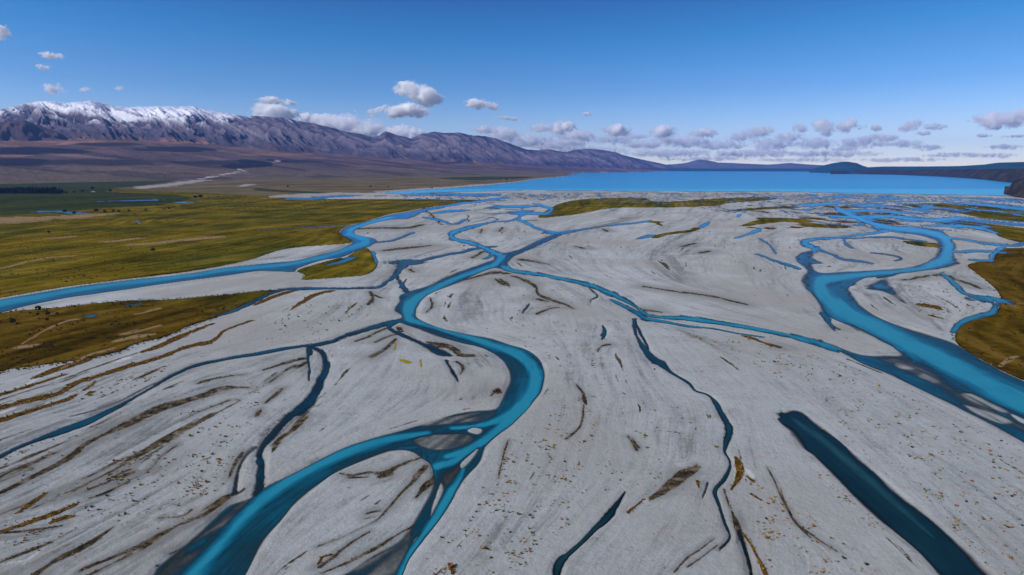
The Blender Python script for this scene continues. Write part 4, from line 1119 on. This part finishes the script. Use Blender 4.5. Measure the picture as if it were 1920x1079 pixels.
# plantation belt on the far left
for row, (y0, n) in enumerate([(363.5, 25), (361, 25)]):
    for i in range(n):
        x = -16 + i * 5.4 + row * 2.6 + random.uniform(-1.2, 1.2)
        if x > 119: continue
        tree(x, y0 + .02 * x * 0 + random.uniform(-.5, .5), random.uniform(24, 31) * (1 if x < 105 else .75), 'pine', 'dark pine in the long tight shelter belt across the green fields', 'pines of the shelter belt', 1.25)
for (x, y, h, k, lab) in [
    (124, 363, 15, 'pine', 'small dark pine standing just off the right end of the shelter belt'),
    (139, 363, 11, 'round', 'low bush midway between the shelter belt and the tree left of the white house'),
    (155, 362, 15, 'round', 'lone dark tree left of the small white house'),
    (174, 357, 18, 'round', 'tree standing directly behind the small white house'),
    (207, 361.5, 16, 'round', 'lone dark tree right of the small white house'),
    (366, 374, 14, 'round', 'left one of two dark trees beside the little round pond'),
    (377, 373.5, 17, 'round', 'taller right one of two dark trees beside the little round pond'),
    (122, 400, 10, 'round', 'dark bush on the near bank of the blue meadow pond, left of its mate'),
    (140, 404, 10, 'round', 'dark bush at the lower rim of the blue meadow pond'),
    (181, 399.5, 11, 'round', 'biggest dark bush of the row right of the meadow pond'),
    (197, 400, 8, 'round', 'second bush of the row right of the meadow pond'),
    (213, 399, 8, 'round', 'third bush of the row right of the meadow pond'),
    (223, 399.5, 8, 'round', 'fourth bush of the row right of the meadow pond'),
    (242, 399, 8, 'round', 'last bush of the row right of the meadow pond'),
    (274, 397, 7, 'round', 'lone bush past the end of the row, below the long narrow pond'),
    (317, 394, 7, 'round', 'low bush below the little round pond'),
    (300, 380, 7, 'round', 'low bush between the long narrow pond and the round pond'),
    (540, 352, 14, 'round', 'low dark bush at the far edge of the plain behind the grassland'),
    (695, 352, 13, 'round', 'dark bush on the brown plain above the blue inlet of the lake'),
    (728, 352.5, 10, 'round', 'small bush right beside the larger one above the inlet'),
    (950, 339, 22, 'round', 'dark tree by the bright green field at the lake edge'),
    (810, 354.5, 10, 'round', 'bush on the beach of the blue inlet'),
    (92, 439.5, 6, 'round', 'dark bush alone in the olive grassland left of centre'),
    (287, 474, 6.5, 'round', 'dark bush beside the pale track in the olive grassland'),
    (73, 586, 5.0, 'round', 'largest dark bush on the rusty meadow below the left river'),
    (91, 594, 3.6, 'round', 'middle bush of the group on the rusty meadow'),
    (108, 593, 2.6, 'round', 'small bush at the right of the group on the rusty meadow'),
    (72, 594.5, 2.8, 'round', 'small bush just below the largest one on the rusty meadow'),
    (90, 605, 3.0, 'round', 'lowest bush of the group on the rusty meadow'),
    (26, 610, 4.4, 'round', 'dark bush at the left edge of the rusty meadow'),
    (141, 579.5, 2.8, 'round', 'bush at the top edge of the rusty meadow near the gravel'),
]:
    tree(x, y, h, k, lab, None, 1.2 if k == 'round' else 1.1, 'pine_tree' if k == 'pine' else ('bush' if 'bush' in lab else 'tree'), 'bush' if 'bush' in lab else 'tree')

# small white house by the fields
def box_mesh(name, parts, mat):
    V, Fs = [], []
    for (x0, x1, y0, y1, z0, z1) in parts:
        k = len(V)
        V += [(x0, y0, z0), (x1, y0, z0), (x1, y1, z0), (x0, y1, z0), (x0, y0, z1), (x1, y0, z1), (x1, y1, z1), (x0, y1, z1)]
        Fs += [[k + i for i in f] for f in ([0, 3, 2, 1], [4, 5, 6, 7], [0, 1, 5, 4], [1, 2, 6, 5], [2, 3, 7, 6], [3, 0, 4, 7])]
    return mesh_from(name, V, Fs, mat, smooth=False)


WHITE = plain_mat('white_boards', [(.3, (.74, .73, .70)), (.5, (.80, .79, .77)), (.7, (.82, .82, .80))], .4)
ROOF = plain_mat('grey_roof_iron', [(.3, (.42, .42, .44)), (.5, (.5, .5, .52)), (.7, (.55, .55, .56))], .5)
GLASSY = plain_mat('dark_window', [(.3, (.02, .022, .025)), (.5, (.03, .032, .035)), (.7, (.04, .04, .045))], .5)
hx_, hy_ = ground(175, 361.5)
hz_ = floor_z(hx_, hy_)
he = bpy.data.objects.new('house', None)
COL.objects.link(he)
he.location = (hx_, hy_, hz_)
he.rotation_euler = (0, 0, .5)
tag(he, 'small white farmhouse with pale roof below a dark tree on the green fields', 'house')
link('wall', box_mesh('wall', [(-7, 7, -4, 4, -.5, 3.4)], WHITE), parent=he)
rv = [(-7.6, -4.7, 3.3), (7.6, -4.7, 3.3), (7.6, 4.7, 3.3), (-7.6, 4.7, 3.3), (-7.6, 0, 6.4), (7.6, 0, 6.4), (-7.6, -4.7, 3.1), (7.6, -4.7, 3.1), (7.6, 4.7, 3.1), (-7.6, 4.7, 3.1)]
me = bpy.data.meshes.new('roof')
me.from_pydata(rv, [], [(0, 1, 5, 4), (2, 3, 4, 5), (0, 4, 3), (1, 2, 5), (6, 7, 1, 0), (8, 9, 3, 2), (7, 8, 2, 1), (9, 6, 0, 3), (6, 9, 8, 7)])
me.materials.append(ROOF)
ro = link('roof', me, parent=he)
link('chimney', box_mesh('chimney', [(3, 4, -.5, .5, 5, 7.6)], WHITE), parent=ro)
link('door', box_mesh('door', [(-.5, .5, -4.06, -3.98, -.4, 2.1)], GLASSY), parent=he)
for wx_ in (-4.5, 4.0):
    link('window', box_mesh('window', [(wx_ - .8, wx_ + .8, -4.05, -3.99, 1.0, 2.3)], GLASSY), parent=he)

# ------------------------------------------------------------------ tussocks on the gravel
def tuft(seed, n=26):
    r = np.random.default_rng(seed)
    V, Fs = [], []
    for _ in range(n):
        a, q = r.uniform(0, 6.28), r.uniform(0, .38)
        lean, h, w = r.uniform(.15, .55), r.uniform(.35, .8), r.uniform(.05, .12)
        x, y = q * math.cos(a), q * math.sin(a)
        ox, oy = math.cos(a) * lean, math.sin(a) * lean
        tx, ty = -math.sin(a) * w, math.cos(a) * w
        k = len(V)
        V += [(x - tx, y - ty, -.08), (x + tx, y + ty, -.08), (x + ox * .5 + tx, y + oy * .5 + ty, h * .7), (x + ox * .5 - tx, y + oy * .5 - ty, h * .7), (x + ox + tx * .3, y + oy + ty * .3, h * .8), (x + ox - tx * .3, y + oy - ty * .3, h * .8)]
        Fs += [[k, k + 1, k + 2, k + 3], [k + 3, k + 2, k + 4, k + 5]]
    return np.array(V), np.array(Fs)


TC = {'rust': leaf_mat('rust_tussock', [(.35, (.20, .075, .025)), (.65, (.40, .17, .06))], 1.5), 'ochre': leaf_mat('ochre_tussock', [(.35, (.30, .18, .03)), (.65, (.50, .33, .08))], 1.5),
      'olive': leaf_mat('olive_tussock', [(.35, (.12, .115, .02)), (.65, (.28, .26, .06))], 1.5), 'dark': leaf_mat('dark_tussock', [(.35, (.022, .018, .012)), (.65, (.06, .048, .028))], 1.5)}
TM = {k: [mesh_from('tussock', *tuft(50 + i), m, smooth=False) for i in range(3)] for k, m in TC.items()}
# (outline of an area in the photo, how many, palette weights rust/ochre/olive/dark, size range)
AREAS = [
    ([(790, 1079), (850, 985), (930, 880), (1000, 800), (1090, 740), (1120, 800), (1100, 900), (1060, 1000), (1010, 1079)], 210, (2, 4, 4, 2), (.45, .95)),
    ([(1060, 850), (1180, 860), (1290, 840), (1330, 880), (1250, 900), (1100, 950)], 30, (2, 3, 2, 1), (.4, .8)),
    ([(1395, 900), (1470, 920), (1560, 1000), (1640, 1079), (1440, 1079)], 95, (4, 4, 3, 1), (.4, .9)),
    ([(1500, 660), (1600, 690), (1720, 745), (1860, 810), (1920, 860), (1920, 1000), (1800, 960), (1660, 860), (1560, 790), (1500, 740)], 150, (2, 3, 3, 2), (.6, 1.2)),
    ([(1660, 860), (1800, 960), (1920, 1000), (1920, 1079), (1870, 1079), (1740, 950)], 45, (3, 3, 3, 2), (.45, .9)),
    ([(1500, 830), (1600, 935), (1720, 1050), (1700, 1050), (1580, 945), (1490, 850)], 40, (2, 3, 4, 1), (.4, .7)),
    ([(150, 960), (200, 890), (260, 860), (330, 830), (420, 850), (400, 900), (320, 930), (200, 990)], 85, (5, 3, 3, 3), (.5, 1.0)),
    ([(290, 960), (340, 900), (420, 860), (440, 850), (430, 900), (380, 945)], 40, (5, 3, 2, 2), (.5, .9)),
    ([(20, 1000), (120, 980), (110, 1040), (20, 1060)], 30, (4, 3, 3, 3), (.4, .8)),
    ([(320, 780), (450, 740), (500, 720), (480, 800), (420, 840), (320, 830)], 45, (3, 3, 3, 3), (.6, 1.1)),
    ([(960, 640), (1040, 600), (1110, 640), (1180, 730), (1290, 760), (1320, 840), (1200, 830), (1080, 720), (1030, 690)], 75, (2, 4, 4, 2), (.6, 1.1)),
    ([(1270, 630), (1380, 625), (1440, 650), (1520, 690), (1480, 720), (1360, 660)], 45, (3, 4, 3, 1), (.8, 1.4)),
    ([(500, 590), (640, 560), (690, 570), (640, 610), (560, 640), (500, 640)], 45, (2, 2, 4, 3), (.8, 1.5)),
    ([(0, 845), (80, 825), (190, 800), (150, 840), (60, 890), (0, 910)], 30, (4, 3, 2, 2), (.5, .9)),
    ([(1660, 520), (1780, 520), (1840, 560), (1840, 590), (1740, 600), (1700, 570)], 50, (2, 4, 3, 3), (1.0, 1.8)),
    ([(120, 760), (250, 700), (330, 680), (280, 715), (180, 760)], 40, (5, 4, 3, 2), (.6, 1.1)),
    ([(900, 540), (1100, 540), (1180, 600), (1150, 640), (1000, 620), (900, 580)], 40, (1, 3, 4, 3), (.8, 1.5)),
]


def inside(px, py, pts):
    c = False
    for (x0, y0), (x1, y1) in zip(pts, pts[1:] + pts[:1]):
        if (y0 > py) != (y1 > py) and px < (x1 - x0) * (py - y0) / (y1 - y0) + x0:
            c = not c
    return c


def lookup(A, px, py):
    return float(A[int(np.clip(np.searchsorted(ys, py), 0, NR - 1)), int(np.clip(np.searchsorted(xs, px), 0, NC - 1))])


spots = []
kinds = ('rust', 'ochre', 'olive', 'dark')
for pts, n, wts, (s0, s1) in AREAS:
    gx, gy = ground([p[0] for p in pts], [p[1] for p in pts])
    gp = list(zip(gx, gy))
    got = tries = 0
    while got < n and tries < n * 60:
        tries += 1
        X, Y = random.uniform(min(gx), max(gx)), random.uniform(min(gy), max(gy))
        if not inside(X, Y, gp): continue
        if perlin(X / 9, Y / 9, 400) + .6 * perlin(X / 3.5, Y / 3.5, 401) < random.uniform(-.05, .75): continue
        px, py = project(X, Y, 0.0)
        if lookup(D, px, py) > -.5 or lookup(GRASS, px, py) > 0: continue
        k = random.choices(kinds, wts)[0]
        sz = random.uniform(s0, s1) * (1.35 if random.random() < .12 else 1)
        spots.append((X, Y, k, sz))
        got += 1
# exact ones that stand out
for (px, py, k, sz) in [(845, 1066, 'rust', 2.0), (1342, 840, 'olive', 1.5), (1213, 841, 'rust', 1.4), (1023, 844, 'dark', 1.1), (1108, 819, 'olive', 1.3), (972, 966, 'rust', 1.3), (962, 868, 'olive', 1.3), (1052, 899, 'rust', 1.0), (1227, 694, 'dark', 1.2), (1068, 667, 'ochre', 1.2), (1050, 688, 'rust', 1.1),
                        (1555, 714, 'rust', 1.5), (1718, 777, 'rust', 1.4), (1800, 812, 'rust', 1.7), (1710, 840, 'dark', 1.2), (1745, 855, 'olive', 1.5), (1585, 820, 'rust', 1.2), (1543, 806, 'olive', 1.2), (1793, 950, 'rust', 1.2), (1821, 904, 'rust', 1.3), (1860, 899, 'rust', 1.1), (1625, 1060, 'dark', 1.2), (1582, 1048, 'dark', 1.2),
                        (252, 851, 'rust', 1.2), (213, 866, 'rust', 1.3), (212, 897, 'olive', 1.4), (408, 862, 'ochre', 1.4), (390, 870, 'ochre', 1.1), (388, 906, 'rust', 1.5), (165, 919, 'rust', 1.3), (185, 957, 'olive', 1.2), (172, 952, 'dark', 1.2), (357, 819, 'olive', 1.6), (168, 743, 'olive', 2.0), (920, 1048, 'dark', 1.0), (903, 1030, 'ochre', 1.2), (828, 1010, 'olive', 1.0)]:
    X, Y = ground(px, py)
    spots.append((float(X), float(Y), k, sz))
spots.sort(key=lambda s: -s[3] / math.hypot(s[0], s[1], CAMH))
LAB = {'rust': 'rust red tussock clump growing on the bare grey gravel', 'ochre': 'ochre yellow tussock clump growing on the bare grey gravel', 'olive': 'olive green tussock clump growing on the bare grey gravel', 'dark': 'dark brown withered tussock clump on the bare grey gravel'}
for X, Y, k, sz in spots[:290]:
    o = link('tussock', random.choice(TM[k]), LAB[k], 'tussock', None, k + ' tussocks on the gravel')
    o.location = (X, Y, floor_z(X, Y))
    o.rotation_euler = (0, 0, random.uniform(0, 6.28))
    o.scale = (sz, sz, sz * random.uniform(.75, 1.05))


def scatter(name, pts, label, mats, protos, cat):
    """one mesh holding everything in pts = (X, Y, material index, size)"""
    AV, AF, AM, off = [], [], [], 0
    for X, Y, mi, sz in pts:
        v0, f0 = protos[random.randrange(len(protos))]
        a = random.uniform(0, 6.28)
        ca, sa = math.cos(a), math.sin(a)
        v = np.stack([X + sz * (v0[:, 0] * ca - v0[:, 1] * sa), Y + sz * (v0[:, 0] * sa + v0[:, 1] * ca), floor_z(X, Y) + sz * v0[:, 2]], -1)
        AV.append(v); AF.append(f0 + off); AM.append(np.full(len(f0), mi)); off += len(v)
    me = mesh_from(name, np.concatenate(AV), np.concatenate(AF), None, smooth=False)
    for m in mats: me.materials.append(m)
    me.polygons.foreach_set('material_index', np.concatenate(AM).astype(np.int32))
    return link(name, me, label, cat, 'stuff')


protos = [tuft(70 + i, 16) for i in range(3)]
rest = [(X, Y, kinds.index(k), sz) for X, Y, k, sz in spots[290:]]
for pts, n, wts, (s0, s1) in AREAS:
    gx, gy = ground([p[0] for p in pts], [p[1] for p in pts])
    gp = list(zip(gx, gy))
    got = tries = 0
    while got < n * 1.6 and tries < n * 60:
        tries += 1
        X, Y = random.uniform(min(gx) - 15, max(gx) + 15), random.uniform(min(gy) - 15, max(gy) + 15)
        if not inside(X, Y, gp) and random.random() < .8: continue
        if perlin(X / 9, Y / 9, 400) + .6 * perlin(X / 3.5, Y / 3.5, 401) < random.uniform(-.15, .7): continue
        px, py = project(X, Y, 0.0)
        if lookup(D, px, py) > -.4 or lookup(GRASS, px, py) > 0: continue
        rest.append((X, Y, kinds.index(random.choices(kinds, wts)[0]), random.uniform(.28, .6) * s0 / .5))
        got += 1
# mat plants along the orange channel edges and the thin silt lines
cand = np.argwhere((ORANGE > .05) & (D < -.3) & (PY > 540))
for r_, c_ in cand[rng.integers(0, len(cand), 650)]:
    j = rng.uniform(-.5, .5, 2) * CELL[r_, c_]
    rest.append((GX[r_, c_] + j[0], GY[r_, c_] + j[1], int(rng.choice(4, p=[.3, .35, .25, .1])), rng.uniform(.35, .9) * (1 if PY[r_, c_] > 800 else 1.5)))
cand = np.argwhere((SILT > .35) & (D < -.4) & (PY > 640) & (GRASS < 0))
for r_, c_ in cand[rng.integers(0, len(cand), 900)]:
    rest.append((GX[r_, c_] + rng.uniform(-.4, .4), GY[r_, c_] + rng.uniform(-.4, .4), int(rng.choice(4, p=[.2, .15, .25, .4])), rng.uniform(.25, .6)))
scatter('ground_cover', rest, 'small scattered mat plants and tussocks along the old channels', [TC[k] for k in kinds], protos, 'ground cover')
# low scrub roughening the meadows
cand = np.argwhere((GRASS > .25) & (D < -.5) & (PY > 395) & (PX > -100) & (PX < 2020))
pr = MP[cand[:, 0], cand[:, 1]] ** .6
pr /= pr.sum()
SCRUBG = leaf_mat('gold_scrub', [(.35, (.040, .034, .008)), (.65, (.11, .088, .018))], .6)
SCRUBD = leaf_mat('brown_scrub', [(.35, (.018, .014, .006)), (.65, (.050, .036, .012))], .6)
sc_pts = []
for r_, c_ in cand[rng.choice(len(cand), 5200, p=pr)]:
    if perlin(GX[r_, c_] / 40, GY[r_, c_] / 40, 410) + .5 * perlin(GX[r_, c_] / 12, GY[r_, c_] / 12, 411) < rng.uniform(-.3, .6): continue
    j = rng.uniform(-.5, .5, 2) * CELL[r_, c_]
    sc_pts.append((GX[r_, c_] + j[0], GY[r_, c_] + j[1], int(rng.random() < .55), rng.uniform(.7, 1.6) * (1.4 if MP[r_, c_] > .5 else 1)))
cand = np.argwhere((GRASS > -.97) & (GRASS < .2) & (D < -.4) & (PY > 470))
for r_, c_ in cand[rng.integers(0, len(cand), 900)]:
    sc_pts.append((GX[r_, c_] + rng.uniform(-2, 2), GY[r_, c_] + rng.uniform(-3, 3), int(rng.random() < .4), rng.uniform(.5, 1.3)))
scatter('scrub', sc_pts, 'low gold and brown scrub roughening the grass meadows', [SCRUBG, SCRUBD], protos, 'scrub')

# ================================================================== CLOUDS (real vapour, far beyond and above the haze)
CLOUD_DENS = 1.0


def cloud_mesh(name, w, h, dpt, seed, lobes):
    """one closed lumpy surface: the outline, seen from its middle, of several overlapping puffs"""
    import bmesh
    bm = bmesh.new()
    bmesh.ops.create_icosphere(bm, subdivisions=5, radius=1)
    dirs = np.array([v.co[:] for v in bm.verts])
    fcs = np.array([[v.index for v in f.verts] for f in bm.faces])
    bm.free()
    r = np.random.default_rng(seed)
    best = np.full(len(dirs), .70)
    for k in range(lobes):
        c = np.array([r.uniform(-.68, .68), r.uniform(-.5, .5), r.uniform(-.15, .35)])
        c[2] *= 1 - abs(c[0]) * .8
        q = r.uniform(.28, .46) * (1.15 - .5 * abs(c[0]))
        b = dirs @ c
        disc = b * b - c @ c + q * q
        ex = np.where(disc > 0, b + np.sqrt(np.maximum(disc, 0)), 0)
        best = np.maximum(best, ex)
    P = dirs * best[:, None]
    n = fbm(P[:, 0] * 3.2 + seed, P[:, 2] * 4.2 + P[:, 1] * 2.7, 4, seed)
    n2_ = fbm(P[:, 0] * 9 + seed, P[:, 2] * 9 + P[:, 1] * 6, 3, seed + 5)
    P *= (1 + .22 * n + .08 * n2_)[:, None]
    P[:, 2] = np.where(P[:, 2] < -.10, -.10 + (P[:, 2] + .10) * .35, P[:, 2])
    ext = np.ptp(P, axis=0)
    P = (P - (P.max(0) + P.min(0)) / 2) / ext
    return P * np.array([w, dpt, h]), fcs


def cloud_mat(name, col, dens, size=1000.0, lump=True):
    """white vapour, thinning and thickening in lumps and dying away towards the outside"""
    g = NT(name)
    vol = g.n('VolumePrincipled')
    vol.inputs['Color'].default_value = tuple(col) + (1,)
    vol.inputs['Anisotropy'].default_value = .1
    wv = g.n('VectorMath', operation='MULTIPLY_ADD')
    g.put(wv.inputs[0], g.noise(1.1 / size, 3, .6, out='Color'))
    wv.inputs[1].default_value = (1.1 * size,) * 3
    g.put(wv.inputs[2], g.pos())
    n = g.math('ADD', g.math('MULTIPLY', g.noise(1.2 / size, 5, .68, vec=wv.outputs[0]), .62), g.math('MULTIPLY', g.noise(4.2 / size, 4, .65, vec=wv.outputs[0]), .38))
    if lump:
        p = g.n('TexCoord').outputs['Object']
        ln = g.n('VectorMath', operation='LENGTH')
        g.put(ln.inputs[0], p)
        q = g.math('SUBTRACT', .55, g.math('MULTIPLY', g.math('POWER', ln.outputs['Value'], 2.0), 1.15))
        n = g.math('ADD', g.math('MULTIPLY', g.math('SUBTRACT', n, .5), 6.5), q)
        g.put(vol.inputs['Density'], g.step(n, .05, 1.5, 0.0, dens))
    else:
        g.put(vol.inputs['Density'], g.step(n, .42, .66, 0.0, dens * 2))
    g.t.links.new(vol.outputs[0], g.out.inputs['Volume'])
    return g.m


def cloud_geo(px, py, w, h, R, seed, lobes, tilt=0.0):
    u, y, z = ray(px, py)
    hyp = math.hypot(u, y)
    c = np.array([u / hyp * R, y / hyp * R, CAMH + z / hyp * R])
    zc = c[1] * CP - (c[2] - CAMH) * SP
    hm = h * zc / F
    wm = w * zc / F * math.cos(math.atan(u))
    P, fc = cloud_mesh('cloud', wm, hm, min(wm, hm * 2.0), seed, lobes)
    return c, P, fc, hm, (wm, min(wm, hm * 2.0)), -math.atan2(u, y)


def cloud(px, py, w, h, R, label, seed, lobes=7, od=6.0, tilt=0.0, col=(1, 1, 1)):
    c, P, fc, hm, (wm, dm), az = cloud_geo(px, py, w * 1.3, h * 1.22, R, seed, lobes)
    half = np.array([wm, dm, hm]) / 2
    o = link('cloud', mesh_from('cloud', P / half, fc, cloud_mat('cloud_vapour', col, od * (8 if R < 55000 else 4) / hm, hm)), label, 'cloud', 'thing')
    o.location = c
    o.scale = half
    o.rotation_euler = (0, tilt, az)
    return o


SHADE_GREY = (.985, .99, .995)  # darker vapour colour puts the shaded look into these clouds
cloud(2, 60, 44, 42, 30000, 'white cloud cut off by the left edge high over the snowy range', 1)
cloud(100, 105, 54, 15, 33000, 'thin torn wisp of cloud, upper one of two small ones over the left crest', 2, 6, 2.0)
cloud(81, 125, 28, 13, 34000, 'tiny pale puff of cloud just under a thin torn wisp', 3, 5, 2.5)
cloud(102, 167, 52, 28, 36000, 'small bright cloud tilted down to the low over the left crest', 4, 6, 5, .35)
cloud(160, 168, 28, 12, 38000, 'faint thin cloud patch right of the small bright tilted one', 5, 5, .7)
cloud(226, 166, 26, 11, 38000, 'very faint thin patch of cloud over the brightest snow', 6, 5, .6)
cloud(790, 176, 92, 38, 42000, 'large bright white cloud slanting down to the right, highest over the middle of the range', 7, 8, 7, .28)
cloud(757, 208, 122, 28, 46000, 'long white cloud with raised right tip just under the large slanting one', 8, 9, 6, -.03)
cloud(902, 196, 68, 20, 47000, 'soft white cloud right of the large slanting one', 9, 6, 3.5, .12)
cloud(518, 190, 80, 17, 44000, 'flat white streak of cloud hovering over the end of the snow', 10, 7, 4.5, .08)
cloud(516, 212, 92, 40, 48000, 'white heaped cloud peeping over the ridge under a flat streak', 11, 7, 6)
cloud(596, 224, 90, 26, 52000, 'low pale cloud on the ridge between two heaped ones', 12, 6, 4)
cloud(663, 234, 140, 50, 50000, 'biggest heaped white cloud resting behind the middle of the ridge', 13, 9, 6)
cloud(748, 250, 110, 30, 54000, 'white cloud filling the notch in the mountain ridge', 14, 8, 7)
cloud(955, 222, 50, 9, 50000, 'small dull grey wisp of cloud right of the soft white one', 15, 5, 1.6, .1, SHADE_GREY)
cloud(1100, 214, 24, 8, 52000, 'tiny lone grey cloud fleck in the clear sky over the lake', 16, 4, 1.8, 0, SHADE_GREY)
cloud(1052, 241, 60, 36, 56000, 'domed white cloud, first of three in a row above the near end of the lake', 17, 7, 6)
cloud(1153, 243, 60, 28, 57000, 'small domed white cloud, second of three in a row above the lake', 18, 6, 6)
cloud(1243, 247, 62, 28, 58000, 'twin topped white cloud, third of three in a row above the lake', 19, 6, 6)
cloud(1545, 238, 52, 34, 56000, 'tallest grey cloud, above the rounded wooded hill', 20, 7, 5, 0, SHADE_GREY)
cloud(1594, 236, 66, 26, 57000, 'broad grey cloud touching the right of the tallest grey one', 21, 7, 5, 0, SHADE_GREY)
cloud(1642, 240, 28, 14, 58000, 'small grey cloud just right of the broad grey one', 22, 5, 4, 0, SHADE_GREY)
cloud(1707, 236, 54, 24, 56000, 'ragged grey cloud midway between the wooded hill and the right edge', 23, 7, 3.5, -.35, SHADE_GREY)
cloud(1754, 238, 56, 17, 57500, 'long low grey cloud right of the ragged one', 24, 6, 3.5, -.08, SHADE_GREY)
cloud(1880, 225, 140, 38, 50000, 'largest grey cloud with sunlit top at the right edge', 25, 9, 6, 0, (.95, .955, .975))  # shade put into this vapour colour as well
cloud(1845, 255, 32, 9, 60000, 'small dark flat cloud under the largest grey one', 26, 4, 4, 0, SHADE_GREY)
cloud(1905, 256, 56, 7, 61000, 'thin flat grey streak of cloud by the right edge', 27, 5, 3, 0, SHADE_GREY)
cloud(1731, 250, 40, 10, 60500, 'flat grey fleck of cloud below the ragged one', 28, 5, 3, 0, SHADE_GREY)
BAND = [(908, 243, 46, 16), (945, 252, 66, 26), (990, 263, 84, 22), (1015, 240, 50, 14), (1082, 256, 70, 22), (1040, 272, 130, 18), (1150, 262, 96, 16), (1205, 271, 90, 16), (1290, 266, 100, 20), (1318, 250, 54, 16), (1350, 272, 96, 16), (1395, 256, 60, 18), (1428, 246, 58, 18), (1452, 270, 90, 20),
        (1250, 287, 190, 15), (1410, 288, 190, 14), (1110, 282, 130, 14), (1560, 289, 170, 14), (1530, 269, 76, 20), (1606, 268, 70, 20), (1650, 259, 66, 14), (1480, 257, 60, 14), (1500, 240, 30, 16), (1700, 270, 58, 14), (1738, 277, 60, 12), (1660, 270, 60, 10), (1790, 291, 120, 10), (1880, 276, 70, 10), (1862, 292, 100, 9),
        (1330, 298, 200, 9), (1500, 300, 200, 9), (1690, 300, 180, 9), (1170, 251, 30, 12), (1070, 268, 60, 14), (960, 272, 60, 12), (1250, 262, 50, 12), (1200, 256, 40, 10), (1585, 280, 60, 9)]
BANDV = cloud_mat('cloud_vapour', (1, 1, 1), 8 / 1000, 900)
for i, (px, py, w, h) in enumerate(BAND):
    c, P, fc, hm, (wm, dm), az = cloud_geo(px, py, w * 1.45, h * 1.55, 62000 + 900 * ((i * 7) % len(BAND)), 60 + i, 7)
    half = np.array([wm, dm, hm]) / 2
    o = link('cloud', mesh_from('cloud', P / half, fc, BANDV), 'small pale cloud in the low broken band along the lake horizon', 'cloud', 'thing', 'clouds of the low horizon band')
    o.location = c
    o.scale = half
    o.rotation_euler = (0, 0, az)

# ================================================================== SKY, SUN, HAZE, CAMERA
SUN_EL, SUN_AZ = math.radians(38), math.radians(-113)     # azimuth measured from +Y towards +X
sd = bpy.data.lights.new('sun', 'SUN')
sd.energy = 3.6
sd.angle = math.radians(.53)
sd.color = (1.0, .955, .89)
so = bpy.data.objects.new('sun', sd)
COL.objects.link(so)
from mathutils import Vector
sv = Vector((math.sin(SUN_AZ) * math.cos(SUN_EL), math.cos(SUN_AZ) * math.cos(SUN_EL), math.sin(SUN_EL)))
so.rotation_euler = sv.to_track_quat('Z', 'Y').to_euler()

W = bpy.data.worlds.new('World')
S.world = W
W.use_nodes = True
nt = W.node_tree
nt.nodes.clear()
wo = nt.nodes.new('ShaderNodeOutputWorld')
bg = nt.nodes.new('ShaderNodeBackground')
sk = nt.nodes.new('ShaderNodeTexSky')
sk.sky_type = 'NISHITA'
sk.sun_disc = False
sk.sun_elevation = SUN_EL
sk.sun_rotation = SUN_AZ
sk.altitude = 700
sk.air_density, sk.dust_density, sk.ozone_density = 1.0, .15, 3.0
# polarised look of the real sky: deeper blue overhead, pale at the horizon
tc = nt.nodes.new('ShaderNodeTexCoord')
sep = nt.nodes.new('ShaderNodeSeparateXYZ')
nt.links.new(tc.outputs['Generated'], sep.inputs[0])
rp = nt.nodes.new('ShaderNodeValToRGB')
els = rp.color_ramp.elements
SKY_STOPS = [(0.0, (.86, .84, .94)), (.06, (.64, .69, .88)), (.12, (.36, .55, .80)), (.20, (.165, .48, .74)), (.285, (.13, .31, .60)), (.6, (.35, .45, .75))]
while len(els) < len(SKY_STOPS): els.new(.5)
for e_, (p_, c_) in zip(els, SKY_STOPS):
    e_.position = p_
    e_.color = tuple(c_) + (1,)
nt.links.new(sep.outputs['Z'], rp.inputs[0])
mx_ = nt.nodes.new('ShaderNodeMix')
mx_.data_type = 'RGBA'
mx_.blend_type = 'MULTIPLY'
mx_.inputs[0].default_value = 1
nt.links.new(sk.outputs[0], mx_.inputs[6])
nt.links.new(rp.outputs[0], mx_.inputs[7])
nt.links.new(mx_.outputs[2], bg.inputs[0])
bg.inputs[1].default_value = .12
nt.links.new(bg.outputs[0], wo.inputs[0])

HAZE = True
if HAZE:
    hb = 31000
    ht = float(max(MZ.max(), 400)) + 120
    o = link('haze', box_mesh('haze', [(-hb, hb, -hb, hb, -7.5, ht)], None), 'thin blue air haze lying over the whole valley', 'haze', 'stuff')
    g = NT('haze_air')
    vol = g.n('VolumePrincipled')
    vol.inputs['Color'].default_value = (.20, .43, 1.0, 1)
    vol.inputs['Density'].default_value = 1.7e-5
    vol.inputs['Anisotropy'].default_value = .25
    g.t.links.new(vol.outputs[0], g.out.inputs['Volume'])
    o.data.materials.append(g.m)

cam = bpy.data.cameras.new('camera')
cam.sensor_width = 36
cam.lens = F * 36 / 1920
cam.clip_start = 1
cam.clip_end = 300000
co = bpy.data.objects.new('camera', cam)
COL.objects.link(co)
co.location = (0, 0, CAMH)
co.rotation_euler = (math.pi / 2 - PITCH, 0, 0)
S.camera = co

S.view_settings.view_transform = 'Standard'
S.view_settings.look = 'None'
S.view_settings.exposure = 0.3
S.view_settings.gamma = 1
S.cycles.use_denoising = True
S.cycles.max_bounces = 42
S.cycles.diffuse_bounces = 3
S.cycles.glossy_bounces = 3
S.cycles.volume_bounces = 40
S.cycles.transparent_max_bounces = 12
S.cycles.volume_step_rate = .35
S.cycles.volume_max_steps = 512
